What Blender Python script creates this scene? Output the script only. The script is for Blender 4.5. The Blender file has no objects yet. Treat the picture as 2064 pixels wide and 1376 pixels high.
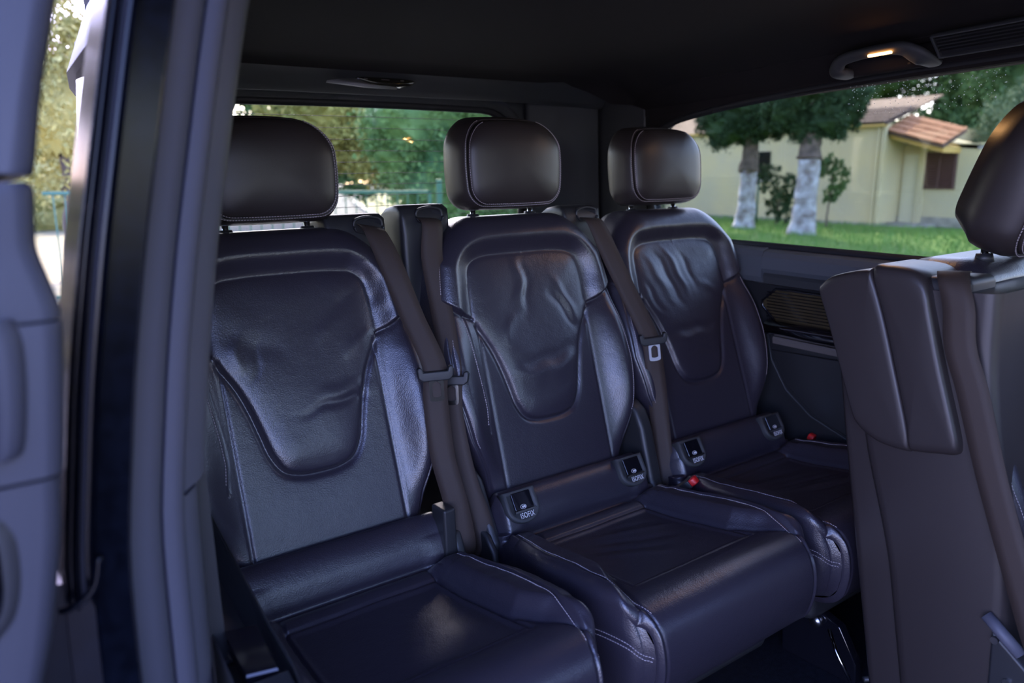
import bpy, math, random
import numpy as np
from mathutils import Vector, Matrix, Euler

# ------------------------------------------------------------------ camera, world, sun, exposure
SC = bpy.context.scene
COL = SC.collection
CAM = Vector((-1.0276, -1.2836, 1.6475))
def cam_matrix(yaw, pit, roll):
    fw = Vector((math.sin(yaw)*math.cos(pit), math.cos(yaw)*math.cos(pit), -math.sin(pit)))
    rt = Vector((math.cos(yaw), -math.sin(yaw), 0)); up = rt.cross(fw)
    r2 = math.cos(roll)*rt + math.sin(roll)*up; u2 = -math.sin(roll)*rt + math.cos(roll)*up
    m = Matrix((r2, u2, -fw)).transposed().to_4x4(); m.translation = CAM
    return m
M_VAN = cam_matrix(.6151, .1846, -.0388)      # the camera seen from the van's own frame
M_OUT = cam_matrix(.6151, .2147, 0.0)         # the camera in the world; the van is parked on a slight slope
TILT = M_OUT @ M_VAN.inverted()
cam = bpy.data.objects.new('camera', bpy.data.cameras.new('camera')); COL.objects.link(cam)
cam.matrix_world = M_OUT
cam.data.sensor_width = 36; cam.data.lens = 36*1549.7/2064
cam.data.clip_start = .05; cam.data.clip_end = 400
cam.data.dof.use_dof = True; cam.data.dof.focus_distance = 1.5; cam.data.dof.aperture_fstop = 3.4
SC.camera = cam

w = bpy.data.worlds.new('world'); SC.world = w; w.use_nodes = True
nt = w.node_tree; bg = nt.nodes['Background']
sky = nt.nodes.new('ShaderNodeTexSky'); sky.sky_type = 'NISHITA'; sky.sun_disc = False
sky.sun_elevation = math.radians(38); sky.sun_rotation = math.radians(20); sky.air_density = 1.0; sky.dust_density = 1.5; sky.ozone_density = 2.5
tint = nt.nodes.new('ShaderNodeMix'); tint.data_type = 'RGBA'; tint.blend_type = 'MULTIPLY'; tint.inputs[0].default_value = 1; tint.inputs[7].default_value = (.98, .83, 1.17, 1)
nt.links.new(sky.outputs['Color'], tint.inputs[6]); nt.links.new(tint.outputs[2], bg.inputs['Color']); bg.inputs['Strength'].default_value = .30
sun = bpy.data.objects.new('sun', bpy.data.lights.new('sun', 'SUN')); COL.objects.link(sun)
sun.data.energy = 2.2; sun.data.angle = math.radians(1.5); sun.data.color = (1, .86, .66)
sun.rotation_euler = Vector((-.45, -.55, -.62)).to_track_quat('-Z', 'Y').to_euler()
SC.view_settings.view_transform = 'Standard'; SC.view_settings.look = 'None'
SC.view_settings.exposure = 2.7; SC.view_settings.gamma = 1; SC.view_settings.use_curve_mapping = False

# ------------------------------------------------------------------ materials
def mat(name, col, rough=.5, metal=0, spec=.5, noise=0, nscale=30, bump=0, bscale=200, coat=0, island=0, col2=None, emit=0, detail=3, bump2=0, b2scale=12, bdist=.001):
    m = bpy.data.materials.new(name); m.use_nodes = True; t = m.node_tree; b = t.nodes['Principled BSDF']
    b.inputs['Roughness'].default_value = rough; b.inputs['Metallic'].default_value = metal
    b.inputs['Specular IOR Level'].default_value = spec; b.inputs['Coat Weight'].default_value = coat; b.inputs['Coat Roughness'].default_value = .05
    c = tuple(col)+(1,); c2 = tuple(col2)+(1,) if col2 else tuple(x*(1-noise) for x in col)+(1,)
    b.inputs['Base Color'].default_value = c
    tc = t.nodes.new('ShaderNodeTexCoord')
    if noise or col2:
        n = t.nodes.new('ShaderNodeTexNoise'); n.inputs['Scale'].default_value = nscale; n.inputs['Detail'].default_value = detail
        t.links.new(tc.outputs['Object'], n.inputs['Vector'])
        r = t.nodes.new('ShaderNodeMapRange'); r.inputs[1].default_value = .35; r.inputs[2].default_value = .65
        t.links.new(n.outputs['Fac'], r.inputs[0])
        x = t.nodes.new('ShaderNodeMix'); x.data_type = 'RGBA'
        x.inputs[6].default_value = c; x.inputs[7].default_value = c2
        fac = r.outputs[0]
        if island:
            g = t.nodes.new('ShaderNodeNewGeometry'); a = t.nodes.new('ShaderNodeMath'); a.operation = 'MULTIPLY_ADD'; a.use_clamp = True
            a.inputs[1].default_value = island; t.links.new(g.outputs['Random Per Island'], a.inputs[0])
            s = t.nodes.new('ShaderNodeMath'); s.operation = 'MULTIPLY'; s.inputs[1].default_value = 1-island
            t.links.new(fac, s.inputs[0]); t.links.new(s.outputs[0], a.inputs[2]); fac = a.outputs[0]
        t.links.new(fac, x.inputs[0]); t.links.new(x.outputs[2], b.inputs['Base Color'])
    prev = None
    for st, sc_, kind in ((bump2, b2scale, 'n'), (bump, bscale, 'v')):
        if not st: continue
        if kind == 'v':
            n = t.nodes.new('ShaderNodeTexVoronoi'); n.inputs['Scale'].default_value = sc_; o = n.outputs['Distance']
        else:
            n = t.nodes.new('ShaderNodeTexNoise'); n.inputs['Scale'].default_value = sc_; n.inputs['Detail'].default_value = 4; o = n.outputs['Fac']
        t.links.new(tc.outputs['Object'], n.inputs['Vector'])
        bp = t.nodes.new('ShaderNodeBump'); bp.inputs['Strength'].default_value = st; bp.inputs['Distance'].default_value = bdist if kind == 'v' else bdist*6
        t.links.new(o, bp.inputs['Height'])
        if prev: t.links.new(prev, bp.inputs['Normal'])
        prev = bp.outputs['Normal']
    if prev: t.links.new(prev, b.inputs['Normal'])
    if emit:
        b.inputs['Emission Color'].default_value = c; b.inputs['Emission Strength'].default_value = emit
    return m
LEATHER = mat('leather', (.027, .023, .033), .34, spec=.8, bump=.35, bscale=420, bump2=.2, b2scale=40, bdist=.0006)
LEATHER_S = mat('leather_smooth', (.030, .023, .022), .42, spec=.55, bump=.12, bscale=500, bdist=.0005)
THREAD = mat('thread', (.36, .31, .32), .8)
PLASTIC = mat('plastic_black', (.022, .022, .024), .45, bump=.15, bscale=900, bdist=.0004)
DOORP = mat('door_plastic', (.032, .033, .046), .5, bump=.15, bscale=700, bdist=.0005)
PLASTIC_G = mat('plastic_grey', (.085, .085, .108), .55, bump=.15, bscale=700, bdist=.0005)
TRIMG = mat('trim_grey', (.045, .047, .050), .6, bump=.2, bscale=800, bdist=.0005)
TRIMTOP = mat('trim_belt_line', (.10, .11, .125), .36, bump=.12, bscale=800, bdist=.0004)
GLOSSB = mat('gloss_black', (.006, .006, .009), .08, coat=1)
PAINT = mat('black_paint', (.003, .004, .008), .2, spec=.22, coat=0, noise=.5, nscale=60)
RUBBER = mat('rubber', (.070, .070, .092), .6, bump=.1, bscale=600)
RUBBER_D = mat('rubber_dark', (.02, .02, .024), .5)
HEAD = mat('headliner', (.024, .021, .021), .95, spec=.1, bump=.3, bscale=900, bdist=.0008)
TONGUE = mat('bright_metal', (.55, .56, .60), .3, metal=.3)
CHROME = mat('chrome', (.75, .75, .75), .12, metal=1)
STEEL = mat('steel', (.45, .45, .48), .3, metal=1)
WEB = mat('webbing', (.044, .030, .024), .65, spec=.35, bump=.3, bscale=900, bdist=.0004)
RED = mat('red_plastic', (.75, .02, .02), .35)
WHITE = mat('white_print', (.65, .65, .68), .5)
CARPET = mat('carpet', (.012, .013, .02), .95, spec=.1, bump=.5, bscale=600, noise=.4, nscale=80)
SPEAK = mat('speaker_mesh', (.10, .075, .035), .45, metal=.4, bump=.6, bscale=500, noise=.4, nscale=8)
BEIGE = mat('beige_trim', (.15, .13, .12), .5)
LAMP = mat('lamp_glow', (1, .42, .11), .5, emit=3)
LENS = mat('dark_lens', (.02, .018, .012), .12, coat=1)
LENSW = mat('pale_lens', (.35, .35, .36), .3)

def glass_mat(name, tint, gl=.06):
    m = bpy.data.materials.new(name); m.use_nodes = True; t = m.node_tree; t.nodes.clear()
    o = t.nodes.new('ShaderNodeOutputMaterial'); a = t.nodes.new('ShaderNodeBsdfTransparent'); g = t.nodes.new('ShaderNodeBsdfGlossy')
    a.inputs[0].default_value = tint+(1,); g.inputs['Roughness'].default_value = .02
    f = t.nodes.new('ShaderNodeFresnel'); f.inputs[0].default_value = 1.45
    x = t.nodes.new('ShaderNodeMixShader'); t.links.new(f.outputs[0], x.inputs[0])
    t.links.new(a.outputs[0], x.inputs[1]); t.links.new(g.outputs[0], x.inputs[2]); t.links.new(x.outputs[0], o.inputs[0])
    return m
GLASS = glass_mat('tinted_glass', (.72, .74, .64))
GLASSR = glass_mat('rear_glass', (.80, .84, .72))

# ------------------------------------------------------------------ mesh helpers
VAN = []
def mesh(name, v, f, m, smooth=True):
    me = bpy.data.meshes.new(name); me.from_pydata([tuple(map(float, p)) for p in v], [], [tuple(map(int, q)) for q in f])
    me.materials.append(m)
    if smooth: me.polygons.foreach_set('use_smooth', [True]*len(me.polygons))
    me.update(); return me
def obj(name, v, f, m, parent=None, smooth=True, van=True):
    o = bpy.data.objects.new(name, mesh(name, v, f, m, smooth)); COL.objects.link(o)
    if parent is not None: o.parent = parent
    elif van: VAN.append(o)
    return o
def thing(name, label, cat, loc=(0, 0, 0), group=None, van=True, rz=0):
    o = bpy.data.objects.new(name, None); COL.objects.link(o); o.location = loc; o.rotation_euler = (0, 0, rz)
    o.empty_display_size = .1; o['label'] = label; o['category'] = cat
    if group: o['group'] = group
    if van: VAN.append(o)
    return o
def tag(o, label, cat, group=None):
    o['label'] = label; o['category'] = cat
    if group: o['group'] = group
    return o
def struct(o): o['kind'] = 'structure'; return o
def stuff(o): o['kind'] = 'stuff'; return o
class MB:
    def __init__(s): s.v = []; s.f = []
    def add(s, v, f):
        n = len(s.v); s.v += [tuple(p) for p in v]; s.f += [tuple(i+n for i in q) for q in f]; return s
    def box(s, a, b, M=None):
        x0, y0, z0 = a; x1, y1, z1 = b
        v = [Vector(p) for p in ((x0,y0,z0),(x1,y0,z0),(x1,y1,z0),(x0,y1,z0),(x0,y0,z1),(x1,y0,z1),(x1,y1,z1),(x0,y1,z1))]
        if M: v = [M @ p for p in v]
        return s.add(v, [(0,3,2,1),(4,5,6,7),(0,1,5,4),(1,2,6,5),(2,3,7,6),(3,0,4,7)])
    def tube(s, pts, r, n=8, cap=True):
        pts = [Vector(p) for p in pts]; rs = r if isinstance(r, (list, tuple)) else [r]*len(pts)
        up = Vector((0, 0, 1)); base = len(s.v); prev = None
        for i, p in enumerate(pts):
            d = (pts[min(i+1, len(pts)-1)]-pts[max(i-1, 0)]).normalized()
            a = (prev - d*prev.dot(d)) if prev is not None else (up if abs(d.z) < .9 else Vector((1, 0, 0))).cross(d)
            a.normalize(); b = d.cross(a); prev = a
            for k in range(n):
                t = 2*math.pi*k/n; s.v.append(tuple(p+rs[i]*(math.cos(t)*a+math.sin(t)*b)))
        for i in range(len(pts)-1):
            for k in range(n):
                a = base+i*n+k; b = base+i*n+(k+1) % n; s.f.append((a, b, b+n, a+n))
        if cap:
            s.f.append(tuple(base+k for k in range(n))[::-1]); s.f.append(tuple(base+(len(pts)-1)*n+k for k in range(n)))
        return s
    def prism(s, poly, axis, a, b, M=None):
        """poly of 2-D points extruded along an axis: 'x' -> (y,z), 'y' -> (x,z), 'z' -> (x,y)"""
        def P(p, t):
            q = {'x': (t, p[0], p[1]), 'y': (p[0], t, p[1]), 'z': (p[0], p[1], t)}[axis]
            return M @ Vector(q) if M else q
        n = len(poly)
        return s.add([P(p, a) for p in poly]+[P(p, b) for p in poly],
                     [tuple(range(n)), tuple(range(2*n-1, n-1, -1))]+[(i, i+n, (i+1) % n+n, (i+1) % n) for i in range(n)])
    def obj(s, name, m, parent=None, smooth=False, van=True, bevel=0, seg=2):
        o = obj(name, s.v, s.f, m, parent, smooth, van)
        if bevel:
            b = o.modifiers.new('bevel', 'BEVEL'); b.width = bevel; b.segments = seg; b.limit_method = 'ANGLE'; b.angle_limit = math.radians(40)
            o.data.polygons.foreach_set('use_smooth', [True]*len(o.data.polygons))
            b.harden_normals = False
            wn = o.modifiers.new('wn', 'WEIGHTED_NORMAL'); wn.keep_sharp = False
        return o
def catmull(pts, n=12, closed=False):
    P = np.array(pts, float); out = []; N = len(P); R = range(N if closed else N-1)
    for i in R:
        p0 = P[(i-1) % N] if closed or i > 0 else P[0]; p1 = P[i]; p2 = P[(i+1) % N]; p3 = P[(i+2) % N] if closed or i < N-2 else P[-1]
        for t in np.linspace(0, 1, n, endpoint=False):
            out.append(.5*((2*p1)+(-p0+p2)*t+(2*p0-5*p1+4*p2-p3)*t*t+(-p0+3*p1-3*p2+p3)*t**3))
    if not closed: out.append(P[-1])
    return np.array(out)
def sst(a, b, x):
    t = np.clip((x-a)/(b-a), 0, 1); return t*t*(3-2*t)
def smooth_interp(x, xs, ys, w=.012):
    g = np.linspace(-3*w, 3*w, 13); k = np.exp(-(g/w)**2); k /= k.sum()
    return sum(kk*np.interp(x+gg, xs, ys) for kk, gg in zip(k, g))
def seg_dist(U, H, poly, closed=False):
    """unsigned distance from points to a polyline"""
    poly = np.array(poly); d2 = np.full(U.shape, 1e9); n = len(poly)
    for i in range(n if closed else n-1):
        a = poly[i]; b = poly[(i+1) % n]; e = b-a; L = max(e@e, 1e-12)
        t = np.clip(((U-a[0])*e[0]+(H-a[1])*e[1])/L, 0, 1)
        d2 = np.minimum(d2, (U-a[0]-t*e[0])**2+(H-a[1]-t*e[1])**2)
    return np.sqrt(d2)
def inside(U, H, poly):
    r = np.zeros(U.shape, bool); n = len(poly)
    for i in range(n):
        x0, y0 = poly[i]; x1, y1 = poly[(i+1) % n]
        if y0 == y1: continue
        r ^= ((y0 > H) != (y1 > H)) & (U < (x1-x0)*(H-y0)/(y1-y0)+x0)
    return r
def grid_faces(n, m, flip=False):
    i, j = np.meshgrid(np.arange(n-1), np.arange(m-1), indexing='ij'); a = (i*m+j).ravel()
    f = np.stack([a, a+1, a+m+1, a+m], 1)
    return f[:, ::-1] if flip else f
def split(P, faces, rid, specs, parent, flip=False):
    """one continuous surface handed out to its panels, keeping the shared normals"""
    V = P.reshape(-1, 3)
    fn = np.cross(V[faces[:, 1]]-V[faces[:, 0]], V[faces[:, 3]]-V[faces[:, 0]])+np.cross(V[faces[:, 3]]-V[faces[:, 2]], V[faces[:, 1]]-V[faces[:, 2]])
    N = np.zeros_like(V)
    for k in range(4): np.add.at(N, faces[:, k], fn)
    N /= np.linalg.norm(N, axis=1)[:, None]+1e-12
    out = {}
    for r, (name, m) in specs.items():
        f = faces[rid == r]
        if not len(f): continue
        ids, inv = np.unique(f.ravel(), return_inverse=True)
        o = obj(name, V[ids], inv.reshape(-1, 4), m, parent)
        o.data.normals_split_custom_set_from_vertices([tuple(x) for x in N[ids]])
        out[r] = o
    return out, N.reshape(P.shape)
def waves(seed, U, H, fu, fh, k=6):
    r = np.random.RandomState(seed); out = 0
    for _ in range(k):
        a, b, p = r.normal()*fu, r.normal()*fh, r.rand()*7; out = out+np.sin(a*U+b*H+p+1.3*np.sin(.5*(b*U-a*H)+p*2))
    return out/k**.5
def stitches(pts, nrm, parent, name='stitching', off=.0008, pitch=.0052, ln=.0036, r=.00055, m=THREAD):
    P = np.array(pts, float); Nn = np.array(nrm, float); d = np.r_[0, np.cumsum(np.linalg.norm(np.diff(P, axis=0), axis=1))]
    b = MB(); s = np.arange(pitch, d[-1]-pitch, pitch)
    if not len(s): return None
    f = lambda q, A: np.stack([np.interp(q, d, A[:, k]) for k in range(3)], 1)
    A = f(s, P); B = f(s+ln, P); NN = f(s, Nn)
    for a, c, n in zip(A, B, NN):
        n = n/(np.linalg.norm(n)+1e-9); t = (c-a)/(np.linalg.norm(c-a)+1e-9); q = np.cross(n, t)
        v = [p+n*h*r*1.6+q*g*r+n*off*.5 for p in (a, c) for g, h in ((-1, -1), (1, -1), (1, 1), (-1, 1))]
        b.add(v, [(0,3,2,1),(4,5,6,7),(0,1,5,4),(1,2,6,5),(2,3,7,6),(3,0,4,7)])
    return stuff(b.obj(name, m, parent))
def near(Ug, Hg, P, N, curve):
    a = []; b = []
    for u, h in curve:
        k = np.argmin((Ug-u)**2+(Hg-h)**2); a.append(P.reshape(-1, 3)[k]); b.append(N.reshape(-1, 3)[k])
    a = np.array(a); b = np.array(b)
    a[:, 0] = [c[0] for c in curve]
    for _ in range(8): a[1:-1] = (a[:-2]+2*a[1:-1]+a[2:])/4; b[1:-1] = (b[:-2]+2*b[1:-1]+b[2:])/4
    return a, b
def loft(rings, closed_ends=True):
    n = len(rings[0]); v = [p for r in rings for p in r]; f = []
    for i in range(len(rings)-1):
        for k in range(n): f.append((i*n+k, i*n+(k+1) % n, (i+1)*n+(k+1) % n, (i+1)*n+k))
    if closed_ends: f.append(tuple(range(n))[::-1]); f.append(tuple((len(rings)-1)*n+k for k in range(n)))
    return v, f
def flip_faces(f): return [tuple(q)[::-1] for q in f]
def ribbon(pts, wdir, width, thick=.0015, n=10):
    """belt webbing: a thin closed strip along a path; wdir is the across direction at each point"""
    P = catmull(pts, n); W = catmull(wdir, n); v = []; f = []
    for i, p in enumerate(P):
        w_ = W[i]/np.linalg.norm(W[i]); t = P[min(i+1, len(P)-1)]-P[max(i-1, 0)]; t /= np.linalg.norm(t); nn = np.cross(w_, t); nn /= np.linalg.norm(nn)
        for a, b in ((-.5, -.5), (-.17, -.9), (.17, -.9), (.5, -.5), (.5, .5), (.17, .1), (-.17, .1), (-.5, .5)): v.append(p+w_*a*width+nn*b*thick)
    m = 8
    for i in range(len(P)-1):
        for k in range(m): f.append((i*m+k, i*m+(k+1) % m, (i+1)*m+(k+1) % m, (i+1)*m+k))
    f += [tuple(range(m))[::-1], tuple((len(P)-1)*m+k for k in range(m))]
    return v, f
def text_mesh(s, size, ext=.0003):
    c = bpy.data.curves.new('lettering', 'FONT'); c.body = s; c.size = size; c.extrude = ext; c.align_x = 'CENTER'; c.resolution_u = 3; c.space_character = 1.12
    o = bpy.data.objects.new('lettering', c); me = bpy.data.meshes.new_from_object(o); bpy.data.objects.remove(o); return me
def obj_me(name, me, m, parent, M):
    me = me.copy(); me.transform(M); me.materials.clear(); me.materials.append(m)
    o = bpy.data.objects.new(name, me); COL.objects.link(o); o.parent = parent; return o

def outline_round(hw, z0, z1, rt, rb, bulge=.006, n=14, dome=.006):
    pts = []
    for cx, cz, r, a0 in ((hw-rt, z1-rt, rt, 90), (hw-rb, z0+rb, rb, 0)):
        for a in np.linspace(a0, a0-90, n): pts.append((cx+r*math.cos(math.radians(a)), cz+r*math.sin(math.radians(a))))
    R = pts; L = [(-x, z) for x, z in R[::-1]]
    P = R+L; P = np.array(P)
    # resample evenly
    Q = np.vstack([P, P[:1]]); d = np.r_[0, np.cumsum(np.linalg.norm(np.diff(Q, axis=0), axis=1))]; s = np.linspace(0, d[-1], 97)[:-1]
    P = np.stack([np.interp(s, d, Q[:, 0]), np.interp(s, d, Q[:, 1])], 1)
    zc = (z0+z1)/2; P[:, 0] += np.sign(P[:, 0])*bulge*np.cos((P[:, 1]-zc)/(z1-z0)*math.pi)*np.clip(abs(P[:, 0])/hw, 0, 1)**3
    P[:, 1] += np.where(P[:, 1] > zc, dome, -.002)*np.cos(P[:, 0]/hw*math.pi/2)
    return P

# ------------------------------------------------------------------ the van body around the seats
def slab(name, a, b, m, bevel=0): return struct(MB().box(a, b).obj(name, m, bevel=bevel))
def sweep(name, prof, ys, m, parent=None, zf=None, xf=None, smooth=False, closed=True):
    """(x,z) profile carried along y"""
    zf = zf or (lambda y: 0); xf = xf or (lambda y: 0)
    rings = [[(p[0]+xf(y), y, p[1]+zf(y)) for p in prof] for y in ys]
    v, f = loft(rings); return obj(name, v, f, m, parent, smooth)
slab('floor', (-.93, -2.6, .52), (.90, .95, .60), CARPET)
# headliner: flat in the middle, curving down to the window tops
def ceil_z(x, y):
    e = max(0, (abs(x-.0)-.50)/.30); r = max(0, (y-.30)/.32)
    z = 2.005-.078*min(e, 1.05)**2.0-.022*min(r, 1)**2
    return z
ys = np.linspace(-2.6, .62, 30); xs = np.linspace(-.76, .80, 41)
P = np.array([[(x, y, ceil_z(x, y)) for x in xs] for y in ys]).reshape(-1, 3)
g = grid_faces(30, 41)
Pt = P+np.array([0, 0, .07]); n_ = len(P)
side = []
for i in range(29): side += [(i*41, (i+1)*41, (i+1)*41+n_, i*41+n_), ((i+1)*41+40, i*41+40, i*41+40+n_, (i+1)*41+40+n_)]
for j in range(40): side += [(j+1, j, j+n_, j+1+n_), (29*41+j, 29*41+j+1, 29*41+j+1+n_, 29*41+j+n_)]
struct(obj('ceiling', np.vstack([P, Pt]), [tuple(q) for q in g[:, ::-1]]+[tuple(q+n_) for q in g]+side, HEAD))
slab('trim_1', (-.72, -2.6, 2.08), (.84, .80, 2.11), PAINT)
# rear header: the roll of the headliner, lit from the rear window
xs2 = np.linspace(-.69, .84, 34)
def hdr(y, z, k=.0): return [(x, y-.05*(x/.8)**2*.6, z-(.055+k)*max(0, abs(x)-.30)**1.6) for x in xs2]
R_ = [hdr(.60, 1.992), hdr(.630, 1.986), hdr(.655, 1.970), hdr(.675, 1.950), hdr(.690, 1.935), hdr(.72, 1.938), hdr(.72, 2.06), hdr(.60, 2.06)]
v = [p for r in R_ for p in r]; f = []
for i in range(8):
    for j in range(33): f.append((i*34+j, i*34+j+1, (i+1) % 8*34+j+1, (i+1) % 8*34+j))
struct(obj('trim_2', v, f, TRIMG))
# tailgate with its window
def gate_ring(s, y, hw=.53, z0=1.44, z1=1.905, r=.13): return [(p[0]*(1+s/hw)-.06, y, (z0+z1)/2+(p[1]-(z0+z1)/2)*(1+s/((z1-z0)/2))) for p in outline_round(hw, z0, z1, r, r*.7, .0)]
v, f = loft([gate_ring(0, .775), gate_ring(.0, .765), gate_ring(.012, .760), gate_ring(.022, .765), gate_ring(.024, .775)], False)
tail = struct(obj('window_2', v, f, RUBBER_D))
v, f = loft([gate_ring(.004, .776), gate_ring(.004, .781)]); obj('pane', v, f, GLASSR, tail, False)
for i in range(14):
    z = 1.885-.031*i; hw = .468-max(0, (1.80-z)*0)-(.05 if z < 1.50 or z > 1.87 else 0)
    MB().tube([(-hw-.11, .7735, z), (0, .7735, z+.002), (hw, .7735, z)], .0008, 5).obj('heating_line', RUBBER_D, tail)
b = MB(); v, f = loft([gate_ring(.016, .752, r=.14), gate_ring(.022, .742, r=.14), gate_ring(.030, .738, r=.14), gate_ring(.038, .742, r=.14), gate_ring(.044, .752, r=.14)], False)
obj('window_seal', v, f, TRIMG, tail)
# the sheet round the window, one closed panel with the opening cut out
O_in = gate_ring(.022, .770); O_in2 = gate_ring(.022, .80)
def box_ring(y, hw=.84, z0=.60, z1=2.05):
    out = []
    for p in O_in:
        x, z = p[0], p[2]-1.67; s = min((hw if x > 0 else .745)/max(abs(x), 1e-6), ((z1-1.67) if z > 0 else (1.67-z0))/max(abs(z), 1e-6)); out.append((x*s, y, 1.67+z*s))
    return out
v, f = loft([O_in, box_ring(.765), box_ring(.83), O_in2], False); n = len(O_in); f += [(3*n+k, 3*n+(k+1) % n, (k+1) % n, k) for k in range(n)]
struct(obj('wall_back', v, f, TRIMG, smooth=False))
# far side wall
zf = lambda y: .053*(y+.24)
def wall_part(name, prof, y0, y1, m, n=8, kind=True, parent=None, smooth=False):
    o = sweep(name, prof, np.linspace(y0, y1, n), m, parent, zf, smooth=smooth)
    return struct(o) if kind and parent is None else o
WR = wall_part('wall_right', [(.800, 1.30), (.800, .60), (.90, .60), (.90, 1.47), (.825, 1.47), (.800, 1.44)], -2.6, .77, PLASTIC)
wall_part('belt_rail_panel', [(.83, 1.468), (.792, 1.466), (.775, 1.460), (.766, 1.446), (.763, 1.415), (.770, 1.403), (.80, 1.400), (.83, 1.400)], -1.4, .046, TRIMTOP, parent=WR)
wall_part('belt_rail_panel', [(.83, 1.470), (.790, 1.469), (.776, 1.462), (.770, 1.446), (.768, 1.39), (.776, 1.375), (.80, 1.37), (.83, 1.37)], .050, .60, TRIMTOP, parent=WR)
wall_part('shelf_panel', [(.81, 1.402), (.782, 1.401), (.776, 1.392), (.780, 1.372), (.80, 1.366), (.81, 1.366)], -1.4, .075, TRIMG, parent=WR)
# speaker recess, pull handle, pale strip and the lower pocket line
sp = [(.785, y, 1.325+.045*(1-max(0, (y-.0)/.055)**2)**.5*s+zf(y)-.01) for s, rng in ((1, np.linspace(-.9, .054, 24)), (-1, np.linspace(.054, -.9, 24))) for y in rng]
def cap_poly(name, pts, dx, m, parent):
    n = len(pts); c = Vector((0, 0, 0))
    for p in pts: c += Vector(p)/n
    v = pts+[(p[0]+dx, p[1], p[2]) for p in pts]; f = [tuple(range(n)), tuple(range(2*n-1, n-1, -1))]+[(i, (i+1) % n, (i+1) % n+n, i+n) for i in range(n)]
    return obj(name, v, f, m, parent, False)
spk = cap_poly('speaker_grille', sp, .012, SPEAK, WR)
for i in range(9):
    z0 = 1.285+.0085*i
    MB().tube([(.7845, .040, z0+zf(.04)-.004), (.784, -.2, z0+zf(-.2)-.002), (.784, -.5, z0+zf(-.5))], .0016, 6).obj('grille_rib', GLOSSB, spk)
MB().tube([sp[k] for k in range(0, 48, 1)], .0035, 8).obj('grille_surround', GLOSSB, spk, True)
wall_part('pull_handle', [(.80, 1.278), (.772, 1.274), (.755, 1.262), (.757, 1.242), (.775, 1.232), (.80, 1.230)], -1.2, .030, GLOSSB, parent=WR, smooth=True)
MB().tube([(.766, .016, 1.281), (.755, -.03, 1.270), (.750, -.10, 1.270), (.750, -.40, 1.262)], .0016, 6).obj('handle_highlight_strip', STEEL, WR, True)  # bright strip modelled in place of the highlight along the glossy handle
wall_part('pale_strip', [(.81, 1.226), (.788, 1.225), (.785, 1.219), (.787, 1.206), (.80, 1.203), (.81, 1.203)], -1.2, .02, BEIGE, parent=WR)
MB().tube([(.797, .045, 1.24), (.797, .03, 1.17), (.797, -.02, 1.09), (.797, -.10, 1.03), (.797, -.22, .985), (.797, -.36, .97)], .003, 8).obj('pocket_seam', TRIMG, WR, True)
MB().prism([(.03, 1.20), (-.03, 1.10), (-.12, 1.03), (-.24, .99), (-1.0, .98), (-1.0, 1.19)], 'x', .792, .81).obj('pocket_panel', PLASTIC, WR, bevel=.003)
# window on the far side: opening outline in (y,z)
wz = [(-.93, 1.450), (-.80, 1.452), (-.65, 1.456), (-.50, 1.463), (-.35, 1.470), (-.20, 1.478), (-.05, 1.486), (.10, 1.494), (.22, 1.500), (.32, 1.505), (.40, 1.512), (.455, 1.53), (.50, 1.60), (.505, 1.70), (.490, 1.79), (.455, 1.835), (.40, 1.855), (.32, 1.866), (.22, 1.875), (.10, 1.882), (-.05, 1.888), (-.20, 1.891), (-.35, 1.893), (-.50, 1.892), (-.65, 1.891), (-.80, 1.889), (-.93, 1.885)]
WO = catmull(wz[1:-1], 5); WO = [tuple(p) for p in WO]; WO = [wz[0]]+WO+[wz[-1]]
def wr(s, x): return [(x, -.2+(p[0]+.2)*(1+s/.73), 1.68+(p[1]-1.68)*(1+s/.215)) for p in WO]
WIN = None
v, f = loft([wr(-.004, .818), wr(-.007, .808), wr(.0, .800), wr(.010, .799), wr(.014, .806), wr(.014, .818)], False)
WIN = struct(obj('window_1', v, f, RUBBER_D))
v, f = loft([wr(.004, .820), wr(.004, .826)]); obj('pane', v, f, GLASS, WIN, False)
# wall above / behind the window
def wring(x, y0=-1.05, y1=.78, z0=1.44, z1=1.97):
    out = []
    for p in wr(.012, x):
        y, z = p[1]+.2, p[2]-1.68; s = min((y1+.2 if y > 0 else -.2-y0)/max(abs(y), 1e-6), (z1-1.68 if z > 0 else 1.68-z0)/max(abs(z), 1e-6)); out.append((x, -.2+y*s, 1.68+z*s))
    return out
A_, B_, C__, D_ = wr(.012, .803), wring(.795), wring(.86), wr(.012, .86)
v, f = loft([A_, B_, C__, D_], False); n = len(A_); f += [(3*n+k, 3*n+(k+1) % n, (k+1) % n, k) for k in range(n)]
struct(obj('trim_3', v, f, HEAD, smooth=False))
# cove between wall and headliner
sweep_ = struct(sweep('trim_4', [(.80, 1.885), (.80, 1.905), (.775, 1.925), (.735, 1.955), (.735, 2.02), (.86, 2.02), (.86, 1.885)], np.linspace(-2.6, .70, 6), HEAD, smooth=False))
# D-pillar cladding between side window and tailgate, set in steps
struct(MB().prism([(.500, .745), (.585, .700), (.735, .668), (.742, .69), (.742, .765), (.500, .765)], 'z', 1.30, 1.965).obj('trim_5', TRIMG, bevel=.008))
struct(MB().prism([(.742, .62), (.80, .52), (.82, .52), (.82, .765), (.742, .765)], 'z', .60, 1.965).obj('trim_6', PLASTIC, bevel=.008))
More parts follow.
